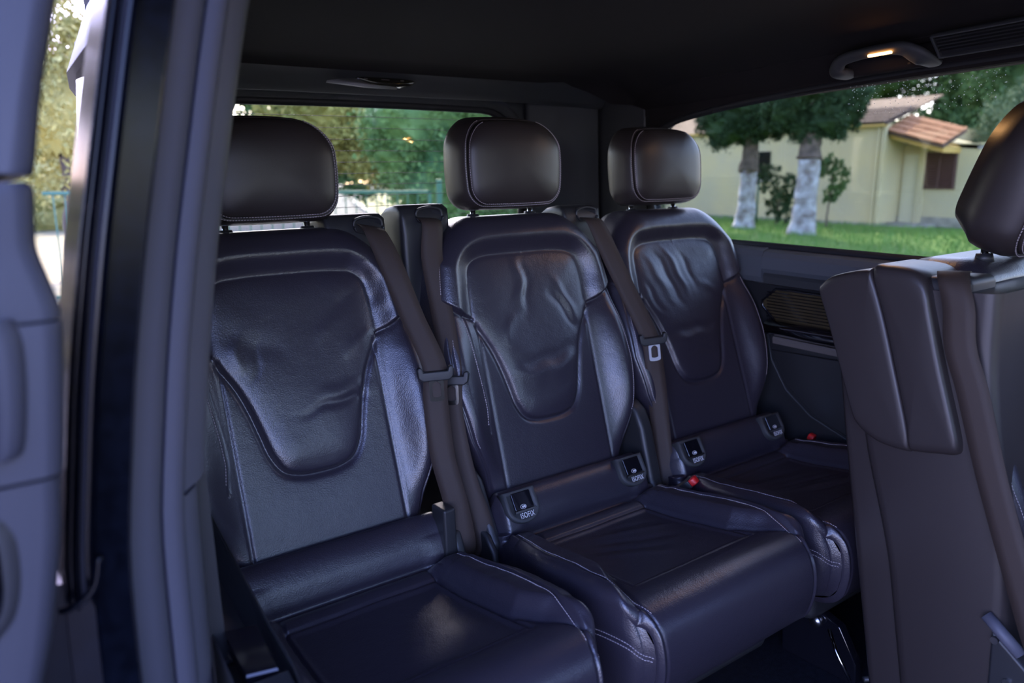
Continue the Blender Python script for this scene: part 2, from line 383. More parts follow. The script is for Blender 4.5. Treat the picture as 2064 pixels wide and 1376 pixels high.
# front half of the cabin (outside the picture)
slab('wall_front', (-.93, -2.60, .60), (.90, -2.52, 1.35), PLASTIC)
slab('trim_7', (.80, -1.25, 1.44), (.86, -1.05, 1.95), HEAD); slab('trim_8', (.80, -2.6, 1.44), (.86, -2.25, 1.95), HEAD)
w3 = struct(MB().box((.80, -2.25, 1.88), (.86, -1.25, 1.95)).obj('window_3', RUBBER_D)); MB().box((.82, -2.25, 1.46), (.826, -1.25, 1.90)).obj('pane', GLASS, w3)
w4 = struct(MB().box((-.86, -2.60, 1.90), (.86, -2.54, 2.0)).obj('window_4', RUBBER_D)); MB().box((-.86, -2.58, 1.34), (.86, -2.574, 1.92)).obj('pane', GLASS, w4)
slab('trim_9', (-.93, -2.6, .60), (-.82, -1.95, 1.95), PLASTIC)
# near side: inner wall and quarter window behind the door opening
nx = lambda y: .10*sst(.05, .75, y)
NW = struct(sweep('wall_left', [(-.835, .60), (-.835, 1.40), (-.87, 1.47), (-.925, 1.47), (-.935, .60)], np.linspace(-.40, .77, 8), PLASTIC, xf=nx))
w5 = struct(sweep('window_5', [(-.80, 1.86), (-.86, 1.86), (-.82, 1.96), (-.77, 1.96)], np.linspace(-.40, .77, 8), RUBBER_D, xf=nx))
sweep('pane', [(-.885, 1.47), (-.891, 1.47), (-.846, 1.87), (-.840, 1.87)], np.linspace(-.40, .77, 8), GLASS, w5, xf=nx)
struct(sweep('trim_10', [(-.80, 1.93), (-.74, 1.965), (-.74, 2.05), (-.80, 2.05)], np.linspace(-2.6, .25, 8), HEAD))
# door pillar: vertical mouldings swept along the leaning body line
ZK = [.60, 1.15, 1.31, 1.365, 1.515, 1.62, 1.775, 1.845, 1.95, 2.02]; XK = [-.872, -.870, -.866, -.8635, -.841, -.821, -.786, -.769, -.738, -.710]
def lean(z, base=-.841): return float(smooth_interp(np.array(z), ZK, XK, .03))-base
def pillar(name, prof, m, z0=.60, z1=2.04, parent=None, n=44, smooth=True, k=1.0):
    rings = [[(p[0]+lean(z)*k, p[1], z) for p in prof] for z in np.linspace(z0, z1, n)]
    v, f = loft(rings); o = obj(name, v, flip_faces(f), m, parent, False)
    o.data.polygons.foreach_set('use_smooth', [True]*len(o.data.polygons)); o.data.set_sharp_from_angle(angle=math.radians(38)); return o
pb = struct(pillar('trim_11', [(-.926, -.598), (-.951, -.602), (-.956, -.596), (-.956, -.42), (-.93, -.42), (-.922, -.590)], PAINT))
pillar('seal_lip', [(-.887, -.530), (-.892, -.546), (-.903, -.556), (-.914, -.566), (-.921, -.574), (-.921, -.560), (-.905, -.535), (-.895, -.52)], RUBBER, parent=pb)
pillar('seal_bulb', [(-.860, -.505), (-.866, -.522), (-.876, -.529), (-.884, -.531), (-.888, -.522), (-.890, -.50), (-.870, -.49)], RUBBER, parent=pb)
pillar('seal_groove', [(-.884, -.515), (-.893, -.530), (-.900, -.52), (-.892, -.49)], RUBBER_D, parent=pb)
pillar('pillar_trim', [(-.826, -.448), (-.836, -.470), (-.850, -.488), (-.858, -.498), (-.864, -.49), (-.880, -.40), (-.835, -.38), (-.822, -.40)], PLASTIC_G, z0=1.372, parent=pb)
pillar('pillar_trim', [(-.834, -.450), (-.842, -.472), (-.852, -.488), (-.859, -.496), (-.864, -.49), (-.880, -.40), (-.840, -.40)], PLASTIC_G, z0=.60, z1=1.366, parent=pb)
for i, (x0, y0, wd) in enumerate(((-.9535, -.612, .0035), (-.9600, -.606, .0030), (-.9655, -.612, .0035), (-.9705, -.604, .0030))):
    pillar('gutter_rib', [(x0+wd/2, y0+.006), (x0+wd/2-.0006, y0+.001), (x0, y0-.001), (x0-wd/2+.0006, y0+.001), (x0-wd/2, y0+.006), (x0-wd/2, y0+.05), (x0+wd/2, y0+.05)], PAINT if i != 1 else RUBBER, z0=1.335, parent=pb)
pillar('gutter_channel', [(-.951, -.600), (-.973, -.596), (-.973, -.50), (-.951, -.50)], PAINT, z0=.6, parent=pb)
pillar('sill_flank', [(-.955, -.575), (-1.03, -.57), (-1.03, -.2), (-.955, -.2)], PAINT, z0=.5, z1=1.345, parent=pb)
MB().tube(catmull([(-.948+lean(1.36), -.612, 1.375), (-.953+lean(1.345), -.614, 1.352), (-.966+lean(1.338), -.612, 1.340), (-.978+lean(1.335), -.606, 1.336)], 6), .003, 8).obj('gutter_end', PAINT, pb, True)
pillar('outer_skin', [(-.945, -.59), (-.973, -.585), (-.968, -.45), (-.93, .2), (-.89, .8), (-.885, .8), (-.92, .2), (-.94, -.45)], PAINT, z1=1.47, parent=pb)
# trough along the near side wall: armrest with an open cup recess
TR = thing('side_storage_tray', 'black glossy armrest tray with an open recess between pillar and nearest seat', 'tray', (-.80, -.3, 1.17))
def L3(x, y, z): return (x+.80, y+.3, z-1.17)
def lbox(name, a, b, m, bevel=0, parent=TR): return MB().box(L3(*a), L3(*b)).obj(name, m, parent, bevel=bevel)
poly = [(-.752, -.02), (-.787, -.42), (-.793, -.52), (-.800, -.565), (-.816, -.590), (-.850, -.60), (-.862, -.58), (-.850, -.40), (-.845, -.02)]
inn = [(-.772, -.26), (-.795, -.405), (-.829, -.405), (-.835, -.26)]
def ringz(pts, z, s=1): c = np.mean(pts, 0); return [L3(*(c+(np.array(p)-c)*s), z) for p in pts]
v, f = loft([ringz(poly, 1.06, .99), ringz(poly, 1.150, 1), ringz(poly, 1.158, .99), ringz(poly, 1.159, .94), ringz(poly, 1.150, .93), ringz(poly, 1.12, .92)])
obj('tray_body', v, f, PLASTIC, TR)
v, f = loft([ringz([(-.779, -.03), (-.803, -.41), (-.84, -.41), (-.84, -.03)], 1.121), ringz([(-.779, -.03), (-.803, -.41), (-.84, -.41), (-.84, -.03)], 1.1255)]); obj('tray_floor', v, f, RUBBER_D, TR, False)
v, f = loft([ringz([(-.800, -.408), (-.810, -.515), (-.842, -.507), (-.838, -.40)], 1.142), ringz([(-.800, -.408), (-.810, -.515), (-.842, -.507), (-.838, -.40)], 1.156), ringz([(-.800, -.408), (-.810, -.515), (-.842, -.507), (-.838, -.40)], 1.158, .96)]); obj('tray_lid', v, f, GLOSSB, TR, False)
for i in range(13):
    y = -.525-.0053*i; lbox('tray_rib', (-.846, y-.0014, 1.146), (-.803-.0004*i, y+.0014, 1.1575), PLASTIC)
# open sliding door alongside, seen end on
DR = thing('sliding_door', 'open sliding door with grey plastic inner trim at the left edge of the picture', 'car door', (-1.05, -.3, .5))
def dpart(name, edge, y0, y1, m, xl=-1.20, back=.05, z=None, parent=DR):
    """edge: list of (x, z) for the side nearest the body"""
    e = catmull(edge, 6); rings = []
    seq = [(y0, -.014), (y0+.002, -.007), (y0+.007, -.002), (y0+.016, 0), (y0+.15, -.010), (y1, -back)]
    for y, dx in seq:
        r = [(p[0]+dx+1.05, y+.3, p[1]-.5) for p in e]; r += [(xl+1.05, y+.3, e[-1][1]-.5), (xl+1.05, y+.3, e[0][1]-.5)]; rings.append(r)
    v, f = loft(rings); o = obj(name, v, f, m, parent, False); o.data.polygons.foreach_set('use_smooth', [True]*len(o.data.polygons)); o.data.set_sharp_from_angle(angle=math.radians(50)); return o
dpart('window_trim', [(-.895, 2.00), (-.930, 1.88), (-.952, 1.79), (-.968, 1.73), (-.9785, 1.680), (-.982, 1.6755)], -.68, .45, DOORP, back=.035)
dpart('upper_trim', [(-.984, 1.670), (-.981, 1.664), (-.9835, 1.64), (-.984, 1.625), (-.980, 1.606), (-.976, 1.588), (-.9755, 1.578)], -.68, .45, DOORP)
dpart('armrest_trim', [(-.9765, 1.576), (-.976, 1.57), (-.979, 1.54), (-.984, 1.50), (-.988, 1.470)], -.682, .45, DOORP)
dpart('lower_trim', [(-.990, 1.467), (-.992, 1.45), (-.996, 1.42), (-1.008, 1.36), (-1.022, 1.31), (-1.05, 1.22), (-1.07, 1.0), (-1.08, .70)], -.680, .45, DOORP)
dpart('grip_panel', [(-1.004, 1.582), (-1.000, 1.565), (-1.002, 1.53), (-1.008, 1.495), (-1.014, 1.488)], -.690, -.60, DOORP, back=.0)
dpart('handle_recess', [(-1.024, 1.446), (-1.018, 1.430), (-1.019, 1.40), (-1.026, 1.375), (-1.040, 1.360)], -.6835, -.60, RUBBER_D, back=.0)
dpart('chrome_handle', [(-1.0295, 1.438), (-1.0275, 1.425), (-1.0285, 1.40), (-1.034, 1.38), (-1.046, 1.370)], -.6865, -.62, CHROME, back=.0)
MB().box((-.15, .22, .1), (-.09, .76, 1.1)).obj('door_skin', PAINT, DR)

# ------------------------------------------------------------------ rear seats
HZ = .96; FZ = .60; LZ = HZ-FZ      # hinge line, van floor, hinge above floor
Wx = [.0, .03, .12, .20, .30, .38, .44, .50, .56, .60, .66]; Wy = [.170, .178, .203, .240, .259, .256, .247, .238, .228, .219, .20]
PANEL_R = [(0, .566), (.07, .566), (.122, .561), (.148, .545), (.157, .51), (.159, .47), (.159, .434), (.146, .405), (.126, .368), (.110, .325), (.099, .285), (.088, .245), (.068, .214), (.035, .202), (0, .200)]
_pr = catmull(PANEL_R, 6); PANEL = np.array([tuple(p) for p in _pr]+[(-p[0], p[1]) for p in _pr[::-1][1:-1]])
BOL_X = [.0, .08, .21, .25, .29, .38, .45]; BOL_Y = [.152, .152, .172, .164, .166, .177, .186]
def y_front(h): return smooth_interp(h, [-.1, .0, .07, .14, .2, .3, .43, .5, .56, .62, .70], [-.032, -.022, -.006, .012, .028, .053, .0855, .103, .119, .137, .163], .035)
def seat_back(root, folds, seed, lean):
    ns, nh = 221, 261
    q = np.linspace(-1, 1, ns); s = np.sign(q)*(1-(1-abs(q))**1.35); t = 1-(1-np.linspace(0, 1, nh))**1.3
    S, T = np.meshgrid(s, t, indexing='ij')
    Ht = .650-.090*np.clip((abs(S)-.50)/.50, 0, 1)**2.5
    H = .02+T*(Ht-.02); U = S*smooth_interp(H, Wx, Wy, .02)
    outline = np.concatenate([np.stack([U[0], H[0]], 1), np.stack([U[:, -1], H[:, -1]], 1), np.stack([U[-1, ::-1], H[-1, ::-1]], 1)])
    dout = seg_dist(U, H, outline[::3])
    dp = seg_dist(U, H, PANEL); ins = inside(U, H, PANEL)
    aU = abs(U)
    up = sst(.405, .455, H)
    seam_h = .434+(aU-.159)*.62                      # seam running out from the kink to the flank
    above = H > seam_h
    ds = seg_dist(aU, H, [(.158, .434), (.185, .446), (.255, .492)])
    D = np.zeros_like(U)
    # upper frame of the yoke, raised round the panel
    ring = sst(-.002, .046, dp)*(~ins)
    upm = np.where(above & ~ins, 1.0, 0.0)
    blend = sst(-.012, .006, H-seam_h)
    D += .026*ring*np.where(ins, 0, np.where(aU > .15, blend, up))
        # lower U: crease and puffed leather either side
    lo = 1-sst(.40, .44, H)
    loc = 1-.62*sst(.26, .54, H)
    D += np.where(ins, .016*(1-np.exp(-dp/.020))*loc, .003*(1-np.exp(-dp/.016))*lo)
    D -= .0052*np.exp(-(dp/.0055)**2)*(.12+.88*lo)
    D -= .006*np.exp(-(ds/.0035)**2)*(aU > .150)*(~ins)
    # side channels and bolsters
    bl = sst(.0, .075, aU-.150)*(1-sst(-.02, .01, H-seam_h))
    hb = smooth_interp(H, [0, .06, .14, .25, .36, .45, .6], [.0, .010, .034, .042, .034, .014, .0], .02)
    D += hb*bl
    D -= .0028*np.exp(-((aU-.151)/.0042)**2)*(1-sst(.415, .435, H))*sst(.02, .05, H)
    bx = smooth_interp(H, BOL_X, BOL_Y, .01)
    dx_l = np.where(U < 0, abs(-U-bx), 1.0)
    D -= .003*np.exp(-(dx_l/.0028)**2)*(H < .452)*(H > .20)
    # outer piping seam
    so = smooth_interp(H, [.0, .12, .2, .3, .38, .46, .56], [.172, .192, .226, .244, .239, .224, .200], .01)
    D -= .003*np.exp(-((aU-so)/.0028)**2)*(H < .47)
    D += .002*np.exp(-((aU-so-.006)/.004)**2)*(H < .47)
    # folds
    Uw = U+.005*np.sin(H*38+seed)+.003*np.sin(H*90+seed*2); Hw = H+.005*np.sin(U*34+seed*3)+.003*np.sin(U*85+seed)
    for (a, b, wd, am) in folds:
        am *= .72; wd *= 1.12
        e = seg_dist(Uw, Hw, [a, b]); L = math.dist(a, b); tt = np.clip(((U-a[0])*(b[0]-a[0])+(H-a[1])*(b[1]-a[1]))/L/L, 0, 1)
        D += am*np.exp(-(e/wd)**2)*np.sin(np.pi*np.clip(tt*.9+.05, 0, 1))
    D += np.where(ins, sst(0, .03, dp), .35)*.0010*waves(seed, U, H, 26, 34)
    D += .0012*waves(seed+5, U, H, 60, 40)*np.exp(-((dp-.02)/.02)**2)*up*(~ins)*sst(.09, .13, aU)
    R = .042; e = np.clip(R-dout, 0, R); roll = R-np.sqrt(np.maximum(R*R-e*e, 0))
    Y = y_front(H)-D+roll
    P = np.stack([U, Y, H], 2)
    c, k = math.cos(lean), math.sin(lean)
    def fin(A):
        A = np.array(A, float); y, z = A[..., 1].copy(), A[..., 2].copy(); A[..., 1] = c*y+k*z; A[..., 2] = -k*y+c*z+LZ; return A
    P = fin(P)
    F = grid_faces(ns, nh)[:, ::-1]
    ctr = lambda A: A.reshape(-1)[F].mean(1)
    cu, ch, ci = ctr(U), ctr(H), ctr(ins.astype(float)) > .5
    rid = np.where(ci, 0, np.where((ch > .434+(abs(cu)-.159)*.62) & ((abs(cu) > .1) | (ch > .4)), 1, np.where(abs(cu) < .151, 2, np.where(cu < 0, 3, 4))))
    parts, N = split(P, F, rid, {0: ('centre_panel', LEATHER), 1: ('shoulder_panel', LEATHER), 2: ('lower_panel', LEATHER), 3: ('side_bolster', LEATHER), 4: ('side_bolster', LEATHER)}, root)
    for sg in (-1, 1):
        hh = np.linspace(.18, .455, 90); cu_ = sg*(np.interp(hh, [.0, .12, .2, .3, .38, .46], [.172, .192, .226, .244, .239, .224])-.005)
        a, b = near(U, H, P, N, list(zip(cu_, hh))); stitches(a, b, parts[3 if sg < 0 else 4])
    hh = np.linspace(.215, .445, 80); a, b = near(U, H, P, N, [(-np.interp(h, BOL_X, BOL_Y)-.005, h) for h in hh]); stitches(a, b, parts[3])
    hh = np.linspace(.49, .60, 40); a, b = near(U, H, P, N, [(-(np.interp(h, Wx, Wy)-.008), h) for h in hh]); stitches(a, b, parts[1])
    # flanks and back shell
    ed = np.concatenate([P[0], P[1:-1, -1], P[-1, ::-1]]); cc = ed.mean(0)
    rings = [ed]
    for dy, ins_ in ((.02, .0), (.05, .0), (.075, .006), (.092, .02)):
        r = ed.copy(); r[:, 1] += dy; d = (cc-r); d[:, 1] = 0; r += d/np.linalg.norm(d, axis=1)[:, None]*ins_; rings.append(r)
    n = len(ed); v = np.concatenate(rings); f = []
    for i in range(2):
        f += [(i*n+j, i*n+j+1, (i+1)*n+j+1, (i+1)*n+j) for j in range(n-1)]
    obj('side_panel', v[:3*n], flip_faces(f), LEATHER, root)
    f = []
    for i in range(2):
        f += [(i*n+j, i*n+j+1, (i+1)*n+j+1, (i+1)*n+j) for j in range(n-1)]
    f.append(tuple(2*n+j for j in range(n)))
    f += [(2*n, n, 0, n-1, 2*n-1, 3*n-1)]
    obj('back_shell', v[2*n:], flip_faces(f), PLASTIC, root)
    return fin
def headrest(root, fin, hw=.133, z0=.664, z1=.860, yf=.118, depth=.105, rt=.062, rb=.040, top=.045, tilt=0):
    fin0 = fin
    if tilt:
        def fin(A, py=yf+.07, pz=z0):
            A = np.array(A, float); y, z = A[..., 1]-py, A[..., 2]-pz; A[..., 1] = py+y*math.cos(tilt)-z*math.sin(tilt); A[..., 2] = pz+y*math.sin(tilt)+z*math.cos(tilt); return fin0(A)
    O = outline_round(hw, z0, z1, rt, rb, .008, dome=.009); c = np.array([0, (z0+z1)/2])
    tz = np.clip((O[:, 1]-z0)/(z1-z0), 0, 1); tz = np.clip((tz-.62)/.38, 0, 1)**2      # the cover rolls over the top instead of ending in a seam
    def ring(r, y):
        q = c+(O-c)*r; k = np.clip((y-yf+.012)/.03, 0, 1)*np.clip(1-(y-yf-.03)/.08, 0, 1)
        return np.stack([q[:, 0], y+top*tz*k*r**6, q[:, 1]], 1)
    front = [(.02, yf-.012), (.2, yf-.0118), (.4, yf-.010), (.6, yf-.006), (.75, yf-.001), (.83, yf+.004), (.875, yf+.009), (.895, yf+.0145)]
    side = [(.895, yf+.0145), (.908, yf+.0135), (.93, yf+.018), (.96, yf+.026), (.985, yf+.038), (1.0, yf+.056), (1.0, yf+.075), (.985, yf+.09), (.93, yf+.101), (.8, yf+depth), (.4, yf+depth+.004), (.02, yf+depth+.004)]
    v, f = loft([fin(ring(r, y)) for r, y in front]); h = obj('headrest', v, flip_faces(f), LEATHER_S, root)
    v, f = loft([fin(ring(r, y)) for r, y in side]); obj('headrest_side', v, flip_faces(f), LEATHER_S, h)
    k0 = np.argmax(O[:, 1]); idx = [(k0+i) % len(O) for i in range(len(O)+1)]
    for r, y in ((.872, yf+.0085), (.918, yf+.0145)):
        A = fin(ring(r, y))[idx]; q = O[idx]; sel = (abs(q[:, 0]) > hw-rt*.9) | (q[:, 1] < c[1]); run = np.where(sel)[0]; A = A[run[0]:run[-1]+1]; q = q[run[0]:run[-1]+1]
        stitches(A, np.array([Vector((p[0]*4, -1, (p[1]-c[1])*3)).normalized() for p in q]), h, off=.0016)
    for sx in (-.080, .080):
        fin_ = fin0; a = fin_(np.array([[sx, yf+.072, z0+.02], [sx, yf+.074, .60]])); MB().tube(a, .0062, 16).obj('headrest_post', CHROME, root, True)
        b = fin_(np.array([[sx, yf+.073, .655], [sx, yf+.073, .640]])); MB().tube(b, [.013, .016], 20).obj('post_collar', PLASTIC, root, True)
PR = [(.005, .060), (-.010, .080), (-.030, .087), (-.050, .075), (-.065, .050), (-.073, .024), (-.079, .004), (-.090, .001), (-.105, .001), (-.120, -.001), (-.135, -.003), (-.20, -.001), (-.28, .007), (-.36, .016), (-.392, .020),
      (-.425, .028), (-.455, .028), (-.482, .016), (-.500, -.008), (-.508, -.045), (-.505, -.085), (-.490, -.125), (-.455, -.150), (-.40, -.16)]
def cushion(root, seed, folds, fb=(.034, .034)):
    C_ = catmull(PR, 10); d = np.r_[0, np.cumsum(np.linalg.norm(np.diff(C_, axis=0), axis=1))]
    np_, ns = 300, 201; L = np.linspace(0, d[-1], np_); Yp = np.interp(L, d, C_[:, 0]); Zp = np.interp(L, d, C_[:, 1])
    tx, tz = np.gradient(Yp), np.gradient(Zp); nl = np.hypot(tx, tz); Ny, Nz = tz/nl*1.0, -tx/nl
    q = np.linspace(-1, 1, ns); s = np.sign(q)*(1-(1-abs(q))**1.35)
    S, LL = np.meshgrid(s, L, indexing='ij'); Yg = np.broadcast_to(Yp, S.shape); Zg = np.broadcast_to(Zp, S.shape)
    lf = L[np.argmin(abs(Yp+.49)+1*(Zp < -.02))]
    # half width along the profile
    Lk = lambda y: L[np.argmin(abs(Yp-y)+(L > lf)*1.0)]
    Wp = smooth_interp(L, [0, Lk(-.06), Lk(-.12), Lk(-.25), Lk(-.38), Lk(-.45), lf, L[-1]], [.205, .216, .226, .253, .253, .242, .214, .205], .015)
    U = S*Wp[None, :]; aU = abs(U)
    ontop = (LL <= lf)
    D = np.zeros_like(U)
    y = Yg
    # inset centre panel
    px = .144+(-y-.12)*.058
    dxp = px-aU; dyr = (-.121-y); dyf = (y+.392)
    inn = (dxp > 0) & (dyr > 0) & (dyf > 0) & ontop
    dd = np.minimum(np.minimum(dxp, dyr), dyf)
    D -= np.where(inn, .0065*sst(0, .016, dd), 0)
    D -= .0045*np.exp(-(dd/.0035)**2)*ontop*(y < -.09)*(dxp > -.004)*(y > -.40)
    D += .004*np.exp(-((y+.098)/.012)**2)*(aU < .16)*ontop*(LL > Lk(-.08))
    # crease between roll and cushion
    D -= .007*np.exp(-((y+.080)/.004)**2)*ontop*(LL > Lk(-.07))
    # bolsters
    ui = px+np.clip(-.33-y, 0, 1)*.40
    hb = smooth_interp(-Yp, [.06, .078, .10, .14, .30, .38, .43, .47, .50], [0, .006, .024, .034, .037, .033, .025, .012, .0], .006)[None, :]*ontop*(LL > Lk(-.062))
    D += hb*sst(-.002, .034, aU-ui)
    D -= .0045*np.exp(-((aU-ui)/.0035)**2)*ontop*(y < -.085)*(y > -.475)
    us = smooth_interp(-Yp, [.06, .1, .24, .36, .45, .50], [.19, .203, .220, .222, .212, .200], .01)[None, :]
    D -= .0035*np.exp(-((aU-us)/.003)**2)*ontop*(y < -.085)
    D += .002*np.exp(-((aU-us-.006)/.005)**2)*ontop*(y < -.09)
    # corner piping of the front
    D += .0025*np.exp(-((aU-(Wp[None, :]-.006))/.003)**2)*(LL > lf)
    D -= .0025*np.exp(-((aU-(Wp[None, :]-.013))/.003)**2)*(LL > lf)
    # roll ends: cushion side of the buckle gap
    D -= .030*sst(.192, .222, aU)*(LL < Lk(-.075))
    for (a, b, wd, am) in folds:
        e = seg_dist(U, y, [a, b]); L2 = math.dist(a, b); tt = np.clip(((U-a[0])*(b[0]-a[0])+(y-a[1])*(b[1]-a[1]))/L2/L2, 0, 1)
        D += am*np.exp(-(e/wd)**2)*np.sin(np.pi*np.clip(tt*.9+.05, 0, 1))*ontop
    D += .0009*waves(seed, U, Yg+Zg, 22, 30)*np.where(inn, 1, .4)
    D += .0007*waves(seed+3, U, Yg, 110, 50)*sst(.004, .02, hb)*sst(.0, .03, aU-ui)
    dside = (1-abs(S))*Wp[None, :]; R = .022-.009*sst(lf-.03, lf+.03, LL); e = np.clip(R-dside, 0, R); D -= R-np.sqrt(np.maximum(R*R-e*e, 0))
    Y = Yg+D*Ny[None, :]; Z = Zg+D*Nz[None, :]
    P = np.stack([U, Y, Z+LZ], 2); F = grid_faces(ns, np_)
    ctr = lambda A: A.reshape(-1)[F].mean(1)
    cu, cy, cl, ci, cui = ctr(U), ctr(np.array(Yg)), ctr(LL), 0, ctr(np.array(ui))
    ci = (abs(cu) <= cui) & (cy < -.121) & (cy > -.392) & (cl < lf)
    roll = cl < Lk(-.0795)
    rid = np.where(roll, 0, np.where(ci, 1, np.where((abs(cu) > cui) & (cl < lf) & (cy > -.485), np.where(cu < 0, 3, 4), np.where((cy > -.125) & (cl < lf), 5, 2))))
    parts, N = split(P, F, rid, {0: ('lumbar_roll', LEATHER), 1: ('cushion_centre', LEATHER), 2: ('cushion_front', LEATHER), 3: ('cushion_bolster', LEATHER), 4: ('cushion_bolster', LEATHER), 5: ('cushion_rear_strip', LEATHER)}, root)
    Ut, Yt = np.where(ontop, U, 9), np.array(Yg)
    for sg in (-1, 1):
        yy = np.linspace(-.10, -.478, 100); a, b = near(Ut, Yt, P, N, [(sg*(np.interp(-v, [.06, .1, .24, .36, .45, .50], [.19, .203, .220, .222, .212, .200])-.0045), v) for v in yy])
        stitches(a, b, parts[3 if sg < 0 else 4])
    # side skirts with the lower double seam
    for sg, col_ in ((-1, 0), (1, -1)):
        kt = np.where((L > Lk(-.07)) & (L <= lf))[0]; top = P[col_][kt]; kf = np.where(L >= lf)[0]; fc = P[col_][kf]
        bot = LZ-.150; rows = []
        for q_, dx in ((0, 0), (.15, .0015), (.30, .0015), (.325, -.001), (.35, .001), (.50, -.001), (.70, -.005), (.85, -.010), (1, -.018)):
            r = top.copy(); r[:, 2] = top[:, 2]+(bot-top[:, 2])*q_; e_ = np.clip((-.38-top[:, 1])/(-.38-top[-1, 1]), 0, 1)**1.5
            fy = np.interp(-r[:, 2], -fc[:, 2], fc[:, 1]); fx = np.interp(-r[:, 2], -fc[:, 2], fc[:, 0])
            r[:, 0] += sg*dx*(1-e_); r[:, 1] += (fy-top[-1, 1])*e_; r[:, 0] += (fx-top[-1, 0])*e_; rows.append(r)
        A = np.array(rows); ff = grid_faces(A.shape[0], A.shape[1], flip=(sg > 0))
        o = obj('cushion_side', A.reshape(-1, 3), ff, LEATHER, root)
        nn = np.tile([sg, -.3, 0], (A.shape[1], 1)); stitches(A[2], nn, o, off=.001); stitches(A[4], nn, o, off=.001)
    MB().box((-.19, -.42, LZ-.22), (.19, .10, LZ-.10)).obj('seat_pan', PLASTIC, root, bevel=.02)
TXT = text_mesh('ISOFIX', .0125)
def isofix(root, x, y=-.066, z=.064, tilt=60):
    M = Matrix.Translation((x, y, z+LZ)) @ Matrix.Rotation(math.radians(tilt), 4, 'X') @ Matrix.Scale(1.28, 4)       # local x across, y up the face, z out of it
    n = 18
    out = [(-.031, .026), (-.031, -.004)]+[(.031*math.cos(math.radians(a)), -.004+.024*math.sin(math.radians(a))) for a in np.linspace(180, 360, n)][1:-1]+[(.031, -.004), (.031, .026)]
    c = np.array([0, .0])
    O = np.array(out)
    def R(s, zz, sy=None): q = c+(O-c)*s; return [M @ Vector((p[0], p[1], zz)) for p in q]
    v, f = loft([R(1.0, -.016), R(1.0, .001), R(.95, .0035), R(.80, .003), R(.74, .0)])
    h = obj('isofix_cover', v, f, TRIMG, root)
    MB().box((-.017, -.007, -.001), (.020, .022, .0042), M).obj('isofix_slot', GLOSSB, h, bevel=.002)
    MB().box((-.019, -.0105, .001), (.022, -.0078, .0052), M).obj('isofix_edge', STEEL, h)
    obj_me('isofix_lettering', TXT, WHITE, h, M @ Matrix.Translation((.002, -.0205, .0042)) @ Matrix.Scale(.68, 4, (1, 0, 0)))
    b = MB(); ring = [M @ Vector((-.001+.0055*math.cos(a), -.0025+.0034*math.sin(a), .0046)) for a in np.linspace(0, 2*math.pi, 21)]
    b.tube(ring, .0005, 5, False); b.box((-.003, -.0042, .0042), (-.0008, -.001, .0050), M); b.box((.0002, -.0042, .0042), (.003, -.001, .0050), M)
    b.obj('child_seat_symbol', WHITE, h)
def belt_guide(root, x0, x1, zt, y0=.150, h=.26, slot=.5):
    """upright housing on the shoulder of the seat where the belt comes out"""
    xc, hw = (x0+x1)/2, (x1-x0)/2
    prof = [(.0, -h), (.0, -.060), (.003, -.030), (.010, -.012), (.024, -.002), (.045, .0), (.075, -.006), (.098, -.020), (.11, -.05), (.11, -h)]
    rings = []
    for xs, k in ((-1, .016), (-.985, .008), (-.92, .002), (-.80, 0), (.80, 0), (.92, .002), (.985, .008), (1, .016)):
        rings.append([(xc+hw*xs, y0+min(max(p[0], k), .11-k), zt+min(p[1], -k)) for p in prof])
    v, f = loft(rings); o = obj('belt_guide', v, flip_faces(f), PLASTIC, root); o.data.set_sharp_from_angle(angle=math.radians(50))
    sx = x0+(x1-x0)*slot; A = []
    for s_, dy, dz in ((1.14, .004, 0), (1.12, -.002, .0), (1.04, -.0035, -.001), (.95, -.001, -.002), (.92, .014, -.004)):
        A.append([(sx+p[0]*s_, y0+dy+(p[1] > 0)*.006, zt-.026+p[1]*s_+dz) for p in outline_round(.030, -.011, .013, .008, .010, 0)])
    v, f = loft(A); obj('belt_slot', v, f, PLASTIC, o)
